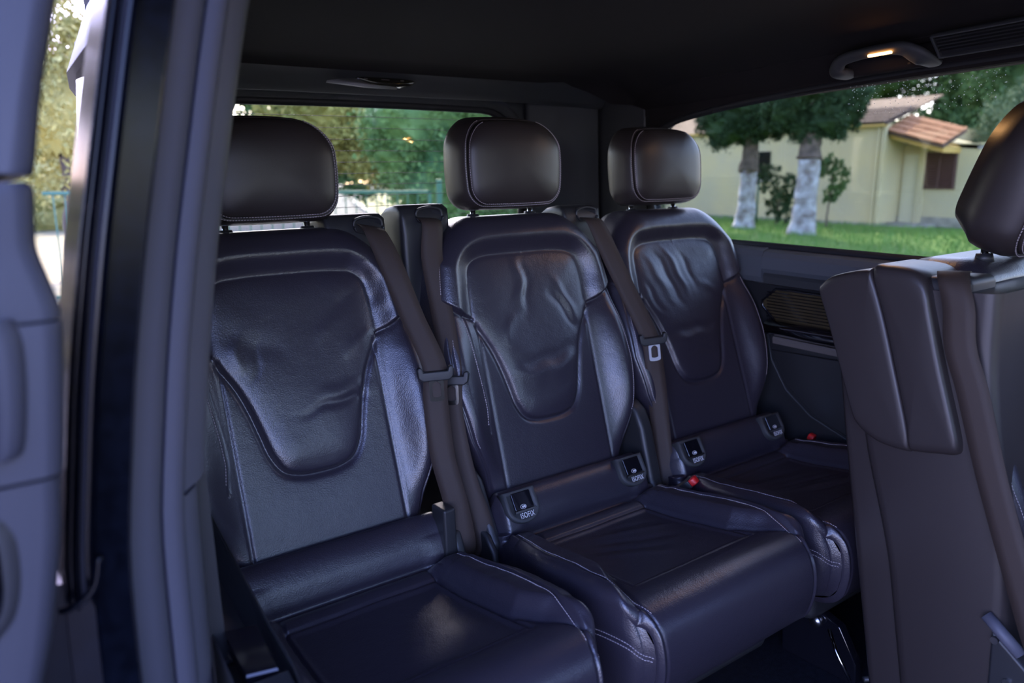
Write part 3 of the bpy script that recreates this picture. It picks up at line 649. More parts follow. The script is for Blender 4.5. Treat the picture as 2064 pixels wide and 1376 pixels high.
SEATS = [
 dict(x=-.5356, y=.0078, lean=.0354, seed=3, lab='black leather rear seat nearest the open door, left of the two crossed belts', folds=[((.02, .335), (.13, .345), .012, .0035), ((-.03, .315), (.12, .322), .008, -.0035), ((.06, .45), (.12, .53), .010, -.003), ((.04, .43), (.10, .50), .012, .003), ((-.12, .40), (-.10, .47), .008, .003), ((-.10, .38), (-.07, .45), .006, -.002), ((.08, .40), (.15, .45), .008, .003), ((-.15, .47), (-.02, .43), .018, -.0025)],
      cf=[((-.10, -.385), (.14, -.37), .010, .002)]),
 dict(x=0, y=0, lean=0, seed=11, lab='black leather rear seat in the middle of the row, one belt on each side', folds=[((-.02, .555), (-.04, .44), .012, .0045), ((-.005, .55), (-.02, .43), .009, -.003), ((-.05, .44), (-.09, .37), .010, .003), ((.06, .50), (.13, .40), .009, .0045), ((.045, .48), (.11, .39), .008, -.004), ((-.08, .330), (.11, .345), .014, -.0045), ((-.09, .305), (.10, .318), .012, .0035), ((-.07, .27), (.085, .275), .012, -.002)],
      cf=[((-.10, -.16), (.10, -.27), .012, -.004), ((-.06, -.155), (.13, -.22), .010, .003), ((-.12, -.22), (.02, -.32), .012, .003), ((-.12, -.19), (.04, -.29), .010, -.0035), ((0, -.15), (.12, -.18), .009, -.002)]),
 dict(x=.5109, y=-.0072, lean=.0427, seed=23, lab='black leather rear seat beside the side window, furthest from the camera', folds=[((-.12, .54), (-.05, .40), .010, .004), ((-.09, .545), (-.02, .40), .009, -.0035), ((-.05, .55), (.01, .42), .009, .004), ((0, .54), (.05, .43), .010, -.003), ((-.14, .48), (-.09, .38), .009, -.003), ((-.09, .33), (.09, .35), .010, -.004), ((-.08, .31), (.08, .33), .008, .0035), ((.05, .46), (.14, .41), .009, .003), ((-.06, .27), (.07, .29), .008, -.003)],
      cf=[((-.08, -.15), (.14, -.20), .010, -.003), ((-.09, -.18), (.14, -.24), .010, .003), ((-.10, -.22), (.14, -.28), .010, -.0035), ((-.10, -.26), (.12, -.32), .010, .003), ((-.05, -.30), (.12, -.35), .010, -.002)]),
]
ROOTS = []
for S_ in SEATS:
    r = thing('car_seat', S_['lab'], 'seat', (S_['x'], S_['y'], FZ)); ROOTS.append(r)
    fin = seat_back(r, S_['folds'], S_['seed'], S_['lean']); headrest(r, fin); cushion(r, S_['seed'], S_['cf'])
    for a_, b_ in (((-.20, -.02, 0), (-.15, .12, LZ-.1)), ((.15, -.02, 0), (.20, .12, LZ-.1))): MB().box(a_, b_).obj('seat_mount', PLASTIC, r, bevel=.006)
    MB().box((-.175, .0, LZ-.03), (.175, .085, LZ+.07)).obj('hinge_cover', PLASTIC, r, bevel=.015)
for r, xs in ((ROOTS[1], (-.158, .156)), (ROOTS[2], (-.158, .156))):
    for x in xs: isofix(r, x)
belt_guide(ROOTS[0], .100, .232, 1.628-FZ, y0=.165, slot=.70)
belt_guide(ROOTS[1], -.272, -.155, 1.642-FZ, y0=.165, slot=.58)
belt_guide(ROOTS[2], -.350, -.235, 1.625-FZ, y0=.165, slot=.62)
# recline handle shells beside the hinges
MB().box((.186, -.085, LZ+.005), (.214, -.035, LZ+.108)).obj('hinge_cap', PLASTIC, ROOTS[0], bevel=.006)
for r, x0, x1, h in ((ROOTS[1], -.238, -.212, -.03), (ROOTS[1], .222, .262, .03)):
    MB().prism([(-.075, .0), (-.060, .02), (-.03, .11+h), (-.01, .15+h), (.02, .17+h), (.06, .165+h), (.08, .1), (.07, -.05), (-.06, -.05)], 'x', x0, x1, Matrix.Translation((0, 0, LZ))).obj('hinge_shell', PLASTIC, r, bevel=.012, seg=4)

# ------------------------------------------------------------------ middle row seat at the right edge
MS = thing('car_seat', 'dark leather middle row seat with a belt housing on its shoulder, at the right edge', 'seat', (.51, -.825, .51))
fin = seat_back(MS, [((-.1, .5), (-.05, .4), .01, .003)], 31, .03); headrest(MS, fin, hw=.142, z1=.925, yf=.068, depth=.135, rt=.095, rb=.05, top=.05, tilt=.42)
def ML(p): return (p[0]-.51, p[1]+.825, p[2]-.51)
# thick flank and hard back shell
def flank(name, back, front, x0, x1, m, r=.02, parent=MS):
    zs = np.linspace(.72, 1.475, 26)
    seq = [(x1, .0), (x0+r, 0), (x0+r*.4, r*.12), (x0+r*.1, r*.5), (x0, r)]
    v, f = loft([[ML((x, (back(z)-k), z)) for z in zs]+[ML((x, front(z)+k, z)) for z in zs[::-1]] for x, k in seq])
    o = obj(name, v, f, m, parent, False); o.data.polygons.foreach_set('use_smooth', [True]*len(o.data.polygons)); o.data.set_sharp_from_angle(angle=math.radians(60)); return o
bk = lambda z: -.517+(z-1.2)*.125-.02*(1.2-z if z < 1.2 else 0)
fr = lambda z: -.815+.045*float(sst(1.0, 1.40, z))
sm = lambda z: bk(z)-.040-.03*sst(1.25, .95, z) if z > .5 else 0
flank('back_shell', bk, lambda z: bk(z)-.12, .255, .74, LEATHER_S, .018)
flank('side_leather', lambda z: float(bk(z)-.045-.025*sst(-1.25, -.95, -z)), fr, .240, .70, LEATHER_S, .022)
# belt housing on the inboard shoulder, in two shells with a seam between
def shell(name, prof, x0, x1, m, r=.016, parent=MS):
    A = catmull(prof, 5, True); c = A.mean(0); L_ = np.linalg.norm(A-c, axis=1).mean()
    rings = [[ML((x, *(c+(p-c)*(1-k/L_)))) for p in A] for x, k in ((x1, .0), (x0+r, 0), (x0+r*.45, r*.15), (x0+r*.12, r*.45), (x0, r), (x0-.001, r*2.2), (x0-.0012, L_*.98))]
    v, f = loft(rings); o = obj(name, v, f, m, parent, False); o.data.polygons.foreach_set('use_smooth', [True]*len(o.data.polygons)); return o
shell('belt_housing', [(-.476, 1.462), (-.480, 1.475), (-.500, 1.489), (-.54, 1.500), (-.567, 1.503), (-.575, 1.500), (-.600, 1.43), (-.625, 1.34), (-.650, 1.245), (-.656, 1.205), (-.645, 1.198), (-.60, 1.203), (-.565, 1.222), (-.550, 1.245), (-.525, 1.32), (-.495, 1.41)], .224, .345, LEATHER_S, .014)
shell('belt_housing_front', [(-.577, 1.505), (-.60, 1.512), (-.64, 1.508), (-.662, 1.495), (-.672, 1.475), (-.678, 1.45), (-.700, 1.36), (-.728, 1.26), (-.735, 1.225), (-.728, 1.212), (-.700, 1.207), (-.665, 1.202), (-.656, 1.208), (-.651, 1.245), (-.626, 1.34), (-.601, 1.43)], .220, .345, LEATHER_S, .016)
MB().box(ML((.245, -.726, 1.40)), ML((.345, -.64, 1.496))).obj('belt_exit', PLASTIC, MS, bevel=.012)
MB().tube([ML(p) for p in ((.236, -.79, .958), (.232, -.815, .94), (.232, -.845, .915))], .010, 10).obj('recline_lever', PLASTIC_G, MS, True)
MB().prism([ML((0, y, z))[1:] for y, z in ((-.80, .94), (-.86, .89), (-.86, .70), (-.80, .70))], 'x', .230-.51, .262-.51).obj('hinge_plate', PLASTIC, MS, bevel=.006)
for y, z in ((-.808, .925), (-.83, .862)): MB().tube([ML((.231, y, z)), ML((.225, y, z))], .006, 12).obj('hinge_bolt', STEEL, MS)
MB().prism([(-.02, .30), (-.45, .30), (-.50, .34), (-.50, .24), (-.44, .18), (.02, .18)], 'x', -.25, .25).obj('cushion', LEATHER, MS, bevel=.02)
MB().box((-.22, -.35, .12), (-.17, .10, .20)).obj('seat_rail_leg', PLASTIC, MS); MB().box((.17, -.35, .12), (.22, .10, .20)).obj('seat_rail_leg', PLASTIC, MS)
# ------------------------------------------------------------------ seat belts
def belt(label, pts, wd, width, tong=None, group=None):
    t = thing('seat_belt', label, 'seat belt', pts[0]); o = np.array(pts[0])
    v, f = ribbon([np.array(p)-o for p in pts], wd, width); obj('webbing', v, f, WEB, t)
    return t
def tongue(t, pos, down, across, dark=True, s=1.0):
    """plastic grip and metal tongue hanging on the webbing"""
    o = Vector(t.location); z = -Vector(down).normalized(); x = Vector(across); x = (x-z*x.dot(z)).normalized(); y = z.cross(x)
    M = Matrix((x, y, z)).transposed().to_4x4(); M.translation = Vector(pos)-o; M = M @ Matrix.Scale(s, 4)
    g = MB().prism([(-.036, .010), (-.033, .016), (-.026, .014), (-.024, .006), (.024, .006), (.026, .014), (.033, .016), (.036, .010), (.034, -.006), (.026, -.013), (-.026, -.013), (-.034, -.006)], 'y', -.011, .005, M)
    h = g.obj('belt_grip', PLASTIC, t, bevel=.003)
    O = outline_round(.0145, -.051, -.012, .004, .004, 0); I = outline_round(.0085, -.043, -.020, .002, .002, 0)
    R = lambda A, yy: [M @ Vector((p[0], yy, p[1])) for p in A]
    v, f = loft([R(O, -.005), R(O, -.0085), R(I, -.0085), R(I, -.005)], False); n = len(O); f += [(3*n+k, 3*n+(k+1) % n, (k+1) % n, k) for k in range(n)]
    obj('metal_tongue', v, f, CHROME if dark else TONGUE, h, False)
A = belt('brown black seat belt crossing in front, from the guide behind the nearest seat', [(-.352, .160, 1.603), (-.355, .120, 1.590), (-.345, .085, 1.53), (-.327, .045, 1.43), (-.309, .0, 1.335), (-.318, -.015, 1.27), (-.318, -.03, 1.16), (-.305, -.05, 1.06), (-.298, -.06, .97), (-.30, -.03, .93)],
         [(1, -.1, -.2), (1, -.15, -.15), (1, -.35, 0), (1, -.5, 0), (1, -.35, 0), (1, -.4, 0), (1, -.5, 0), (1, -.5, 0), (1, -.3, 0), (1, 0, 0)], .048)
tongue(A, (-.312, -.008, 1.318), (-.02, -.05, -1), (1, -.35, 0))
B = belt('brown black seat belt behind the crossing one, from the guide of the middle seat', [(-.217, .160, 1.612), (-.222, .128, 1.598), (-.232, .118, 1.53), (-.235, .085, 1.42), (-.245, .045, 1.31), (-.262, .02, 1.22), (-.258, -.01, 1.10), (-.245, -.035, 1.02), (-.238, -.05, .95), (-.238, -.02, .92)],
         [(1, -.1, -.1), (1, -.1, -.1), (1, -.3, 0), (1, -.7, 0), (1, -.9, 0), (1, -.9, 0), (1, -.8, 0), (1, -.6, 0), (1, -.6, 0), (1, 0, 0)], .046)
tongue(B, (-.252, .03, 1.292), (-.1, -.1, -1), (1, -.9, 0))
Cb = belt('brown seat belt with silver tongue hanging between middle seat and far seat', [(.232, .160, 1.592), (.226, .122, 1.580), (.240, .085, 1.50), (.262, .055, 1.42), (.296, .015, 1.305), (.300, .0, 1.22), (.300, -.015, 1.10), (.296, -.03, 1.02), (.288, -.05, .955), (.285, -.02, .93)],
         [(1, -.1, -.1), (1, -.2, 0), (1, -.5, .1), (1, -.5, .1), (1, -.45, .1), (1, -.6, 0), (1, -1.3, 0), (1, -1.6, 0), (1, -1, 0), (1, -.5, 0)], .046)
tongue(Cb, (.298, .006, 1.300), (.05, -.05, -1), (1, -.5, .1), dark=False, s=.98)
D_ = belt('wide seat belt running down the middle row seat at the right edge', [(.295, -.680, 1.500), (.262, -.692, 1.503), (.236, -.706, 1.488), (.226, -.720, 1.45), (.222, -.728, 1.39), (.221, -.752, 1.32), (.222, -.788, 1.19), (.222, -.838, 1.04), (.225, -.880, .92), (.24, -.91, .85)],
          [(.35, -1, 0), (.3, -1, 0), (.2, -1, -.1), (.1, -1, 0), (.1, -1, .1), (.1, -1, .1), (.05, -1, 0), (.05, -1, 0), (.1, -1, 0), (.2, -1, 0)], .047)
def buckle(label, loc, tilt, rz, slim=False):
    t = thing('belt_buckle', label, 'buckle', loc, rz=rz)
    M = Matrix.Rotation(tilt, 4, 'X')
    MB().prism([(-.015, -.05), (-.017, .0), (-.015, .012), (.015, .012), (.017, 0), (.015, -.05)], 'y', -.010, .010, M).obj('buckle_body', PLASTIC, t, bevel=.003)
    MB().prism([(-.0135, .006), (-.0135, .020), (-.008, .027), (.008, .027), (.0135, .020), (.0135, .006)], 'y', -.0085, .0085, M).obj('release_button', RED, t, bevel=.003)
buckle('red release buckle between the middle seat and the far seat', (.273, -.128, .977), .9, .5)
buckle('small red release buckle beside the side panel, right of the far seat', (.787, -.105, .960), .35, .2)
# covers of the gaps between seats
g = thing('gap_console', 'narrow black plastic cover low between the nearest and middle seats', 'cover', (-.268, -.03, .90))
MB().prism([(-.06, .0), (-.055, .06), (-.03, .11), (.02, .13), (.06, .12), (.06, 0)], 'x', -.055, -.035).obj('cover_wing', PLASTIC, g, bevel=.006); MB().prism([(-.06, .0), (-.055, .05), (-.03, .08), (.02, .10), (.06, .10), (.06, 0)], 'x', .020, .036).obj('cover_wing', PLASTIC, g, bevel=.006)
g = thing('buckle_well', 'dark buckle well sunk between the middle and far seat cushions', 'cover', (.262, -.10, .90))
MB().prism([(.035, .03), (.035, .055), (-.06, .050), (-.075, .03)], 'x', -.016, .020).obj('well_floor', PLASTIC, g, bevel=.004)
# floor hardware under the far end of the row
h = thing('seat_anchor', 'dark metal seat anchor with bolt and lever on the floor beside the far seat', 'anchor', (.40, -.43, .60))
MB().prism([(-.06, 0), (-.06, .05), (-.02, .12), (.04, .14), (.12, .10), (.12, 0)], 'x', -.012, .012).obj('anchor_plate', GLOSSB, h, bevel=.004)
MB().tube([(-.013, .03, .115), (-.026, .03, .115)], .013, 16).obj('anchor_bolt', STEEL, h, True); MB().tube([(-.05, -.02, .13), (-.07, -.05, .10), (-.075, -.085, .055)], .004, 8).obj('release_lever', CHROME, h, True)
MB().tube([(-.05, -.10, .055), (.02, -.13, .050)], .006, 8).obj('lever_pivot', PLASTIC, h, True)
# ------------------------------------------------------------------ things on the headliner
gh = thing('grab_handle', 'dark grab handle above the side window with a lit amber reading light', 'handle', (.70, -.31, 1.925))
def G(p): return (p[0]-.70, p[1]+.31, p[2]-1.925)
def strip(name, path, ws, hs, m, parent, n=12):
    P = catmull(path, 8); W = np.interp(np.linspace(0, 1, len(P)), np.linspace(0, 1, len(ws)), ws); H_ = np.interp(np.linspace(0, 1, len(P)), np.linspace(0, 1, len(hs)), hs); rings = []
    for i, p in enumerate(P):
        t = P[min(i+1, len(P)-1)]-P[max(i-1, 0)]; t /= np.linalg.norm(t); a = np.array((.75, 0, .65)); a = a-t*(a@t); a /= np.linalg.norm(a); b = np.cross(t, a)
        rings.append([p+W[i]*b*np.sign(math.cos(q))*abs(math.cos(q))**.7+H_[i]*a*np.sign(math.sin(q))*abs(math.sin(q))**.7 for q in np.linspace(0, 2*math.pi, n, endpoint=False)])
    v, f = loft(rings); return obj(name, v, f, m, parent)
hp = [(.745, -.207, 1.903), (.705, -.202, 1.906), (.692, -.206, 1.918), (.685, -.224, 1.930), (.681, -.265, 1.935), (.680, -.320, 1.936), (.683, -.362, 1.932), (.692, -.386, 1.918), (.706, -.399, 1.906), (.745, -.401, 1.901)]
strip('grip', [G(p) for p in hp], [.018, .020, .016, .013, .012, .012, .015, .020, .020, .018], [.010, .011, .010, .010, .010, .010, .010, .010, .010, .010], TRIMG, gh)
MB().box(G((.668, -.345, 1.9235)), G((.676, -.292, 1.929))).obj('reading_light', LAMP, gh, bevel=.0015)
MB().prism([(-.005, -.006), (.012, -.006), (.012, .004), (.006, .004), (.006, 0), (-.005, 0)], 'y', -.047, -.040, Matrix.Translation((.035, 0, -.016))).obj('coat_hook', PLASTIC, gh, bevel=.001)
MB().box((.03, -.10, -.03), (.06, .11, .02)).obj('handle_base', HEAD, gh, bevel=.012)
pl_ = bpy.data.objects.new('reading_lamp', bpy.data.lights.new('reading_lamp', 'AREA')); COL.objects.link(pl_); pl_.data.shape = 'RECTANGLE'; pl_.data.size = .045; pl_.data.size_y = .006; pl_.data.energy = .06; pl_.data.color = (1, .52, .2)
pl_.parent = gh; pl_.location = G((.678, -.32, 1.918)); pl_.rotation_euler = Vector((-.4, -.05, -1)).to_track_quat('-Z', 'X').to_euler()
av = thing('air_vent', 'long dark louvred air vent in the headliner above the side window', 'vent', (.70, -.52, 1.925))
VT = Matrix.Rotation(math.radians(42), 4, 'Y')
for i, (a, b_) in enumerate((((-.030, -.26, -.004), (-.026, .098, .006)), ((.026, -.26, -.004), (.030, .098, .006)), ((-.030, .092, -.004), (.030, .098, .006)))): MB().box(a, b_, VT).obj('vent_frame', TRIMG, av, bevel=.002)
MB().box((-.027, -.26, .004), (.027, .095, .012), VT).obj('vent_back', RUBBER_D, av)
for i in range(5): MB().box((-.022+.0085*i, -.26, -.002), (-.0195+.0085*i, .091, .005), VT @ Matrix.Rotation(0, 4, 'X')).obj('vent_louvre', PLASTIC, av)
MB().tube([(.018, -.02, 0), (.018, -.02, -.006)], .006, 12).obj('vent_thumbwheel', GLOSSB, av)
av.rotation_euler = (0, 0, 0)
dl = thing('rear_dome_light', 'flat dark oval lamp lens in the header above the rear window', 'lamp', (-.04, .655, 1.962))
O = catmull([(-.088, .006), (-.06, .010), (0, .011), (.06, .010), (.090, .004), (.06, -.008), (0, -.0135), (-.05, -.009)], 6, True)
MD = Matrix.Rotation(math.radians(-28), 4, 'X')
def RD(s, yy): return [MD @ Vector((p[0]*s, yy, p[1]*s)) for p in O]
v, f = loft([RD(1.0, .004), RD(1.0, -.004), RD(.94, -.009), RD(.7, -.012), RD(.3, -.013)]); obj('lamp_lens', v, flip_faces(f), LENS, dl)
for x in (-.062, -.005, .045): MB().box((x-.012 if x == -.005 else x-.005, -.0135, -.001), (x+.012 if x == -.005 else x+.005, -.0115, .0015), MD).obj('lamp_element', BEIGE, dl)
v, f = loft([[MD @ Vector((p[0], yy, p[1])) for p in ((-.168, -.006), (-.13, .001), (-.085, .004), (-.03, -.010), (.03, -.0165), (-.06, -.0155))] for yy in (.004, -.006)]); obj('pale_diffuser', v, flip_faces(f), LENSW, dl)
# condensation on the far window
rs = np.random.RandomState(9); b = MB()
for _ in range(240):
    y = -.16-.36*rs.rand(); z = 1.885-.075*rs.rand()**1.3+(y+.2)*.03; r = .0008+.0012*rs.rand()**2
    b.add([(.8185, y-r, z), (.8185, y, z-r), (.8185, y+r, z), (.8185, y, z+r), (.817-r*.6, y, z)], [(0,1,4),(1,2,4),(2,3,4),(3,0,4),(0,3,2,1)])
stuff(b.obj('water_drops', mat('water', (.9, .95, .95), .05, spec=.8), WIN))

# ------------------------------------------------------------------ outside: grass verge, house, trees, gate
GRASS = mat('grass', (.115, .20, .045), .9, spec=.15, col2=(.065, .13, .03), nscale=.9, bump2=.8, b2scale=25, bdist=.01, detail=8)
BLADE = mat('grass_blades', (.16, .28, .06), .8, spec=.2, col2=(.08, .17, .04), nscale=.5, island=.5)
ASPHALT = mat('asphalt', (.22, .215, .21), .9, noise=.3, nscale=6, bump2=.4, b2scale=60, bdist=.003)
DRIVE = mat('drive_asphalt', (.075, .075, .08), .9, noise=.3, nscale=2, bump2=.4, b2scale=60, bdist=.003)
CONC = mat('concrete', (.33, .31, .27), .85, noise=.25, nscale=5)
WALLY = mat('house_render', (.55, .47, .26), .9, spec=.2, col2=(.48, .43, .28), nscale=.7, bump2=.2, b2scale=20, bdist=.002, detail=6)
WALLB = mat('stained_base', (.34, .32, .26), .9, noise=.4, nscale=3, detail=6)
OCHRE = mat('ochre_fascia', (.55, .36, .10), .8)
TILE = mat('roof_tile', (.52, .24, .11), .85, noise=.5, nscale=2.5, island=.4)
TILED = mat('old_roof_tile', (.16, .105, .075), .9, noise=.4, nscale=3, island=.4)
SHUT = mat('shutter_brown', (.085, .04, .035), .55)
BARKW = mat('whitewashed_bark', (.42, .43, .46), .9, col2=(.15, .13, .12), nscale=3.5, bump2=1, b2scale=9, bdist=.012, detail=7)
BARK = mat('bark', (.13, .10, .08), .95, noise=.5, nscale=6, bump2=1, b2scale=12, bdist=.01)
GREENM = mat('green_paint', (.012, .085, .05), .45)
LEAFD = mat('conifer_leaves', (.030, .065, .022), .75, spec=.25, col2=(.012, .030, .012), nscale=1.2, island=.55)
LEAFM = mat('tree_leaves', (.085, .15, .04), .7, spec=.25, col2=(.03, .07, .025), nscale=.5, island=.5)
LEAFB = mat('bush_leaves', (.15, .25, .065), .6, spec=.3, col2=(.04, .10, .04), nscale=.9, island=.5)
LEAFO = mat('grey_green_leaves', (.16, .23, .13), .7, spec=.25, col2=(.07, .12, .06), nscale=.7, island=.5)
LEAFY = mat('sunny_leaves', (.42, .36, .11), .7, spec=.2, col2=(.16, .17, .05), nscale=.6, island=.5)  # warm sunlight is put into this yellow leaf colour
SOIL = mat('dry_soil', (.22, .19, .08), .95, col2=(.15, .14, .06), nscale=1.5)
def rnd_ell(rs, n, c, r, surf=.75, top=0):
    d = rs.normal(size=(n, 3)); d /= np.linalg.norm(d, axis=1)[:, None]; k = surf+(1-surf)*rs.rand(n)**.5
    return np.array(c)+d*k[:, None]*np.array(r)
def leaves(name, blobs, n, size, m, parent, seed, asp=.5, droop=0, core=.0, pine=False):
    """thousands of small bent leaves gathered in clumps; blobs = (centre, radii, weight)"""
    rs = np.random.RandomState(seed); w_ = np.array([b[2] for b in blobs], float); w_ /= w_.sum(); V = []
    for (c, r, _), wi in zip(blobs, w_):
        k = int(n*wi); nc = max(40, k//60)
        cc = rnd_ell(rs, nc, c, r, .80 if core else .25); cr = .17*np.mean(r)*(0.6+.8*rs.rand(nc))
        idx = rs.randint(nc, size=k); p = cc[idx]+rs.normal(size=(k, 3))*cr[idx][:, None]*.6
        V.append(p)
    C_ = np.vstack(V); k = len(C_)
    a = rs.normal(size=(k, 3)); a[:, 2] -= droop; a /= np.linalg.norm(a, axis=1)[:, None]
    b = np.cross(a, rs.normal(size=(k, 3))); b /= np.linalg.norm(b, axis=1)[:, None]
    s = size*(.6+.8*rs.rand(k))[:, None]; nn = np.cross(a, b)*s*.15
    v = np.stack([C_-a*s, C_-b*s*asp+nn, C_+a*s, C_+b*s*asp+nn], 1).reshape(-1, 3)
    f = np.arange(4*k).reshape(-1, 4)
    vs = [v]; fs = [f.tolist()]; base = len(v)
    if core:
        for (c, r, _) in blobs:       # dense twiggy heart of each mass
            th = np.linspace(0, math.pi, 12); ph = np.linspace(0, 2*math.pi, 20, endpoint=False)
            g = np.array([[math.sin(t)*math.cos(p), math.sin(t)*math.sin(p), math.cos(t)] for t in th for p in ph])
            q = np.array(c)+g*np.array(r)*core*(1+.10*rs.normal(size=(len(g), 1)))
            vs.append(q); fs.append([(base+i*20+j, base+(i+1)*20+j, base+(i+1)*20+(j+1) % 20, base+i*20+(j+1) % 20) for i in range(11) for j in range(20)]); base += len(q)
    return stuff(obj(name, np.vstack(vs), [tuple(q) for F_ in fs for q in F_], m, parent, False))
def ground_poly(name, pts, z, m):
    n = len(pts); v = [(x, y, z) for x, y in pts]+[(x, y, z-.15) for x, y in pts]
    return struct(obj(name, v, [tuple(range(n)), tuple(range(2*n-1, n-1, -1))]+[(i, i+n, (i+1) % n+n, (i+1) % n) for i in range(n)], m, None, False, van=False))
ground_poly('road', [(-60, -60), (19, -60), (14.95, 4), (11.4, 9.3), (4.2, 6.6), (-8, 7.5), (-60, 7.5)], -.02, ASPHALT)
ground_poly('lawn', [(19.2, -60), (90, -60), (90, 34), (11, 24), (7.0, 9.0), (11.5, 9.4), (15.05, 4)], .02, GRASS)
ground_poly('driveway', [(1.2, 7.2), (4.2, 6.6), (7.4, 8.5), (17, 40), (60, 120), (45, 120), (4, 30)], 0, DRIVE)
ground_poly('far_ground', [(7, 9.0), (11, 24), (90, 34), (90, 160), (60, 121), (17, 40)], .02, SOIL)
ground_poly('side_ground', [(-60, 7.5), (-8, 7.5), (1.2, 7.2), (4, 30), (45, 121), (60, 160), (-60, 160)], .01, SOIL)
b = MB()
for a, c in (((19.1, -60), (15.0, 4)), ((15.0, 4), (11.45, 9.35))):
    d = Vector((c[0]-a[0], c[1]-a[1], 0)); L_ = d.length; M = Matrix.Translation((a[0], a[1], 0)) @ Matrix.Rotation(math.atan2(d.y, d.x), 4, 'Z')
    b.box((0, -.10, -.1), (L_, .10, .10), M)
struct(b.obj('kerb', CONC, van=False))
b = MB(); P0 = [(7.1, 8.6), (10.9, 23.6), (17.2, 40), (60, 120)]
for a, c in zip(P0, P0[1:]):
    d = Vector((c[0]-a[0], c[1]-a[1], 0)); L_ = d.length; b.box((0, -.12, -.1), (L_, .12, .14), Matrix.Translation((a[0], a[1], 0)) @ Matrix.Rotation(math.atan2(d.y, d.x), 4, 'Z'))
struct(b.obj('kerb', CONC, van=False))
rs = np.random.RandomState(5); k = 26000
gx = 11.5+rs.rand(k)*11.5; gy = 3+rs.rand(k)*17; keep = (gx > 15.3-(gy-4)*.64) & (gx < 22.5); gx, gy = gx[keep], gy[keep]; k = len(gx)
h = .07+.16*rs.rand(k)**2; a = rs.rand(k)*6.28; dx, dy = np.cos(a)*.014, np.sin(a)*.014; lx, ly = rs.normal(size=k)*.05, rs.normal(size=k)*.05
v = np.stack([np.stack([gx-dx, gy-dy, 0*h], 1), np.stack([gx+dx, gy+dy, 0*h], 1), np.stack([gx+lx, gy+ly, h], 1)], 1).reshape(-1, 3)
t = tag(obj('grass_blades', v, np.arange(3*k).reshape(-1, 3), BLADE, None, False, van=False), 'green grass growing on the verge in front of the yellow house', 'grass'); stuff(t)
# house
HS = thing('house', 'low yellow house with tiled roofs, shuttered window and recessed door', 'house', (22.6, 12.2, 0), van=False)
def hb(name, a, b_, m, bevel=0, parent=None): return MB().box(tuple(p-q for p, q in zip(a, (22.6, 12.2, 0))), tuple(p-q for p, q in zip(b_, (22.6, 12.2, 0)))).obj(name, m, parent or HS, bevel=bevel)
hb('front_wall', (22.6, 12.2, .12), (30, 27, 3.18), WALLY); hb('wall_foot', (22.56, 12.16, 0), (30, 27, .12), WALLB)
hb('porch_wall', (23.9, 9.9, .0), (30, 12.2, 2.55), WALLY); hb('wall_foot', (23.87, 9.9, 0), (30, 12.2, .32), WALLB)
hb('porch_pillar', (23.72, 11.42, .10), (23.9, 11.60, 2.45), WALLY); hb('corner_strip', (22.56, 12.12, .1), (22.68, 12.24, 3.16), WALLY)
dr = hb('door_panel', (23.84, 11.66, .10), (23.9, 12.12, 2.25), mat('door_cream', (.58, .54, .38), .6)); hb('door_frame', (23.85, 11.62, 2.25), (23.9, 12.16, 2.32), WALLY, parent=dr)
hb('door_step', (23.2, 10.9, 0), (23.9, 12.2, .12), CONC, .02); hb('door_step', (22.95, 11.2, -.05), (23.2, 12.2, .05), CONC, .02)
sh = hb('shutter_frame', (23.84, 10.50, 1.18), (23.89, 11.46, 2.30), SHUT)
for i in range(13): MB().box((-.03, -.42, -.032), (.012, .42, .032), Matrix.Translation((1.235, -1.22, 1.27+.077*i)) @ Matrix.Rotation(-.5, 4, 'Y')).obj('shutter_slat', SHUT, sh)
for y in (10.5, 10.96, 11.40): hb('shutter_stile', (23.79, y, 1.18), (23.85, y+.06, 2.30), SHUT, parent=sh)
hb('gutter_pipe', (22.52, 12.30, .1), (22.58, 12.36, 3.1), WALLY)
wd = hb('dark_window', (22.57, 16.28, 1.42), (22.6, 16.78, 2.42), GLOSSB); hb('window_sill', (22.52, 16.2, 1.36), (22.6, 16.86, 1.42), CONC, parent=wd)
# gable top of the porch wall, slanting down to the right
MB().prism([(12.0-12.2, 2.55), (12.0-12.2, 2.95), (11.3-12.2, 2.72), (9.9-12.2, 2.36), (9.9-12.2, 2.5)], 'x', 1.3, 3).obj('gable_wall', WALLY, HS)
hb('gable_cap', (23.85, 9.86, 2.36), (30, 9.95, 2.46), CONC)
MB().prism([(-.08, 2.72), (-.08, 2.93), (-1.74, 2.44), (-1.74, 2.26)], 'x', .25, 1.3).obj('porch_fascia', OCHRE, HS)
def tile_field(name, org, du, dv, nu, nv, m, pw, pl, lab_parent, sf=False):
    """rows of half-round tiles; du runs along the eaves, dv up the slope"""
    du = Vector(du).normalized(); dv = Vector(dv).normalized(); nn = du.cross(dv).normalized(); nn = -nn if nn.z < 0 else nn
    v = []; n = 5
    for t in np.linspace(0, math.pi, n):
        for q, lift, sc in ((0, .03, 1.0), (pl*1.12, 0, .86)): v.append(du*(math.cos(t)*pw*.5*sc)+nn*(math.sin(t)*pw*.38*sc+lift)+dv*q)
    f = [(2*i, 2*i+1, 2*i+3, 2*i+2) for i in range(n-1)]+[(0, 2, 4, 6, 8)]
    me = mesh(name, v, f, m, False)
    rr = random.Random(3)
    for j in range(nv):
        for i in range(nu):
            o = bpy.data.objects.new(name, me); COL.objects.link(o); o.parent = lab_parent
            o.location = Vector(org)+du*(i+.5)*pw+dv*j*pl+nn*rr.uniform(-.008, .008); o.rotation_euler = (0, 0, rr.uniform(-.03, .03))
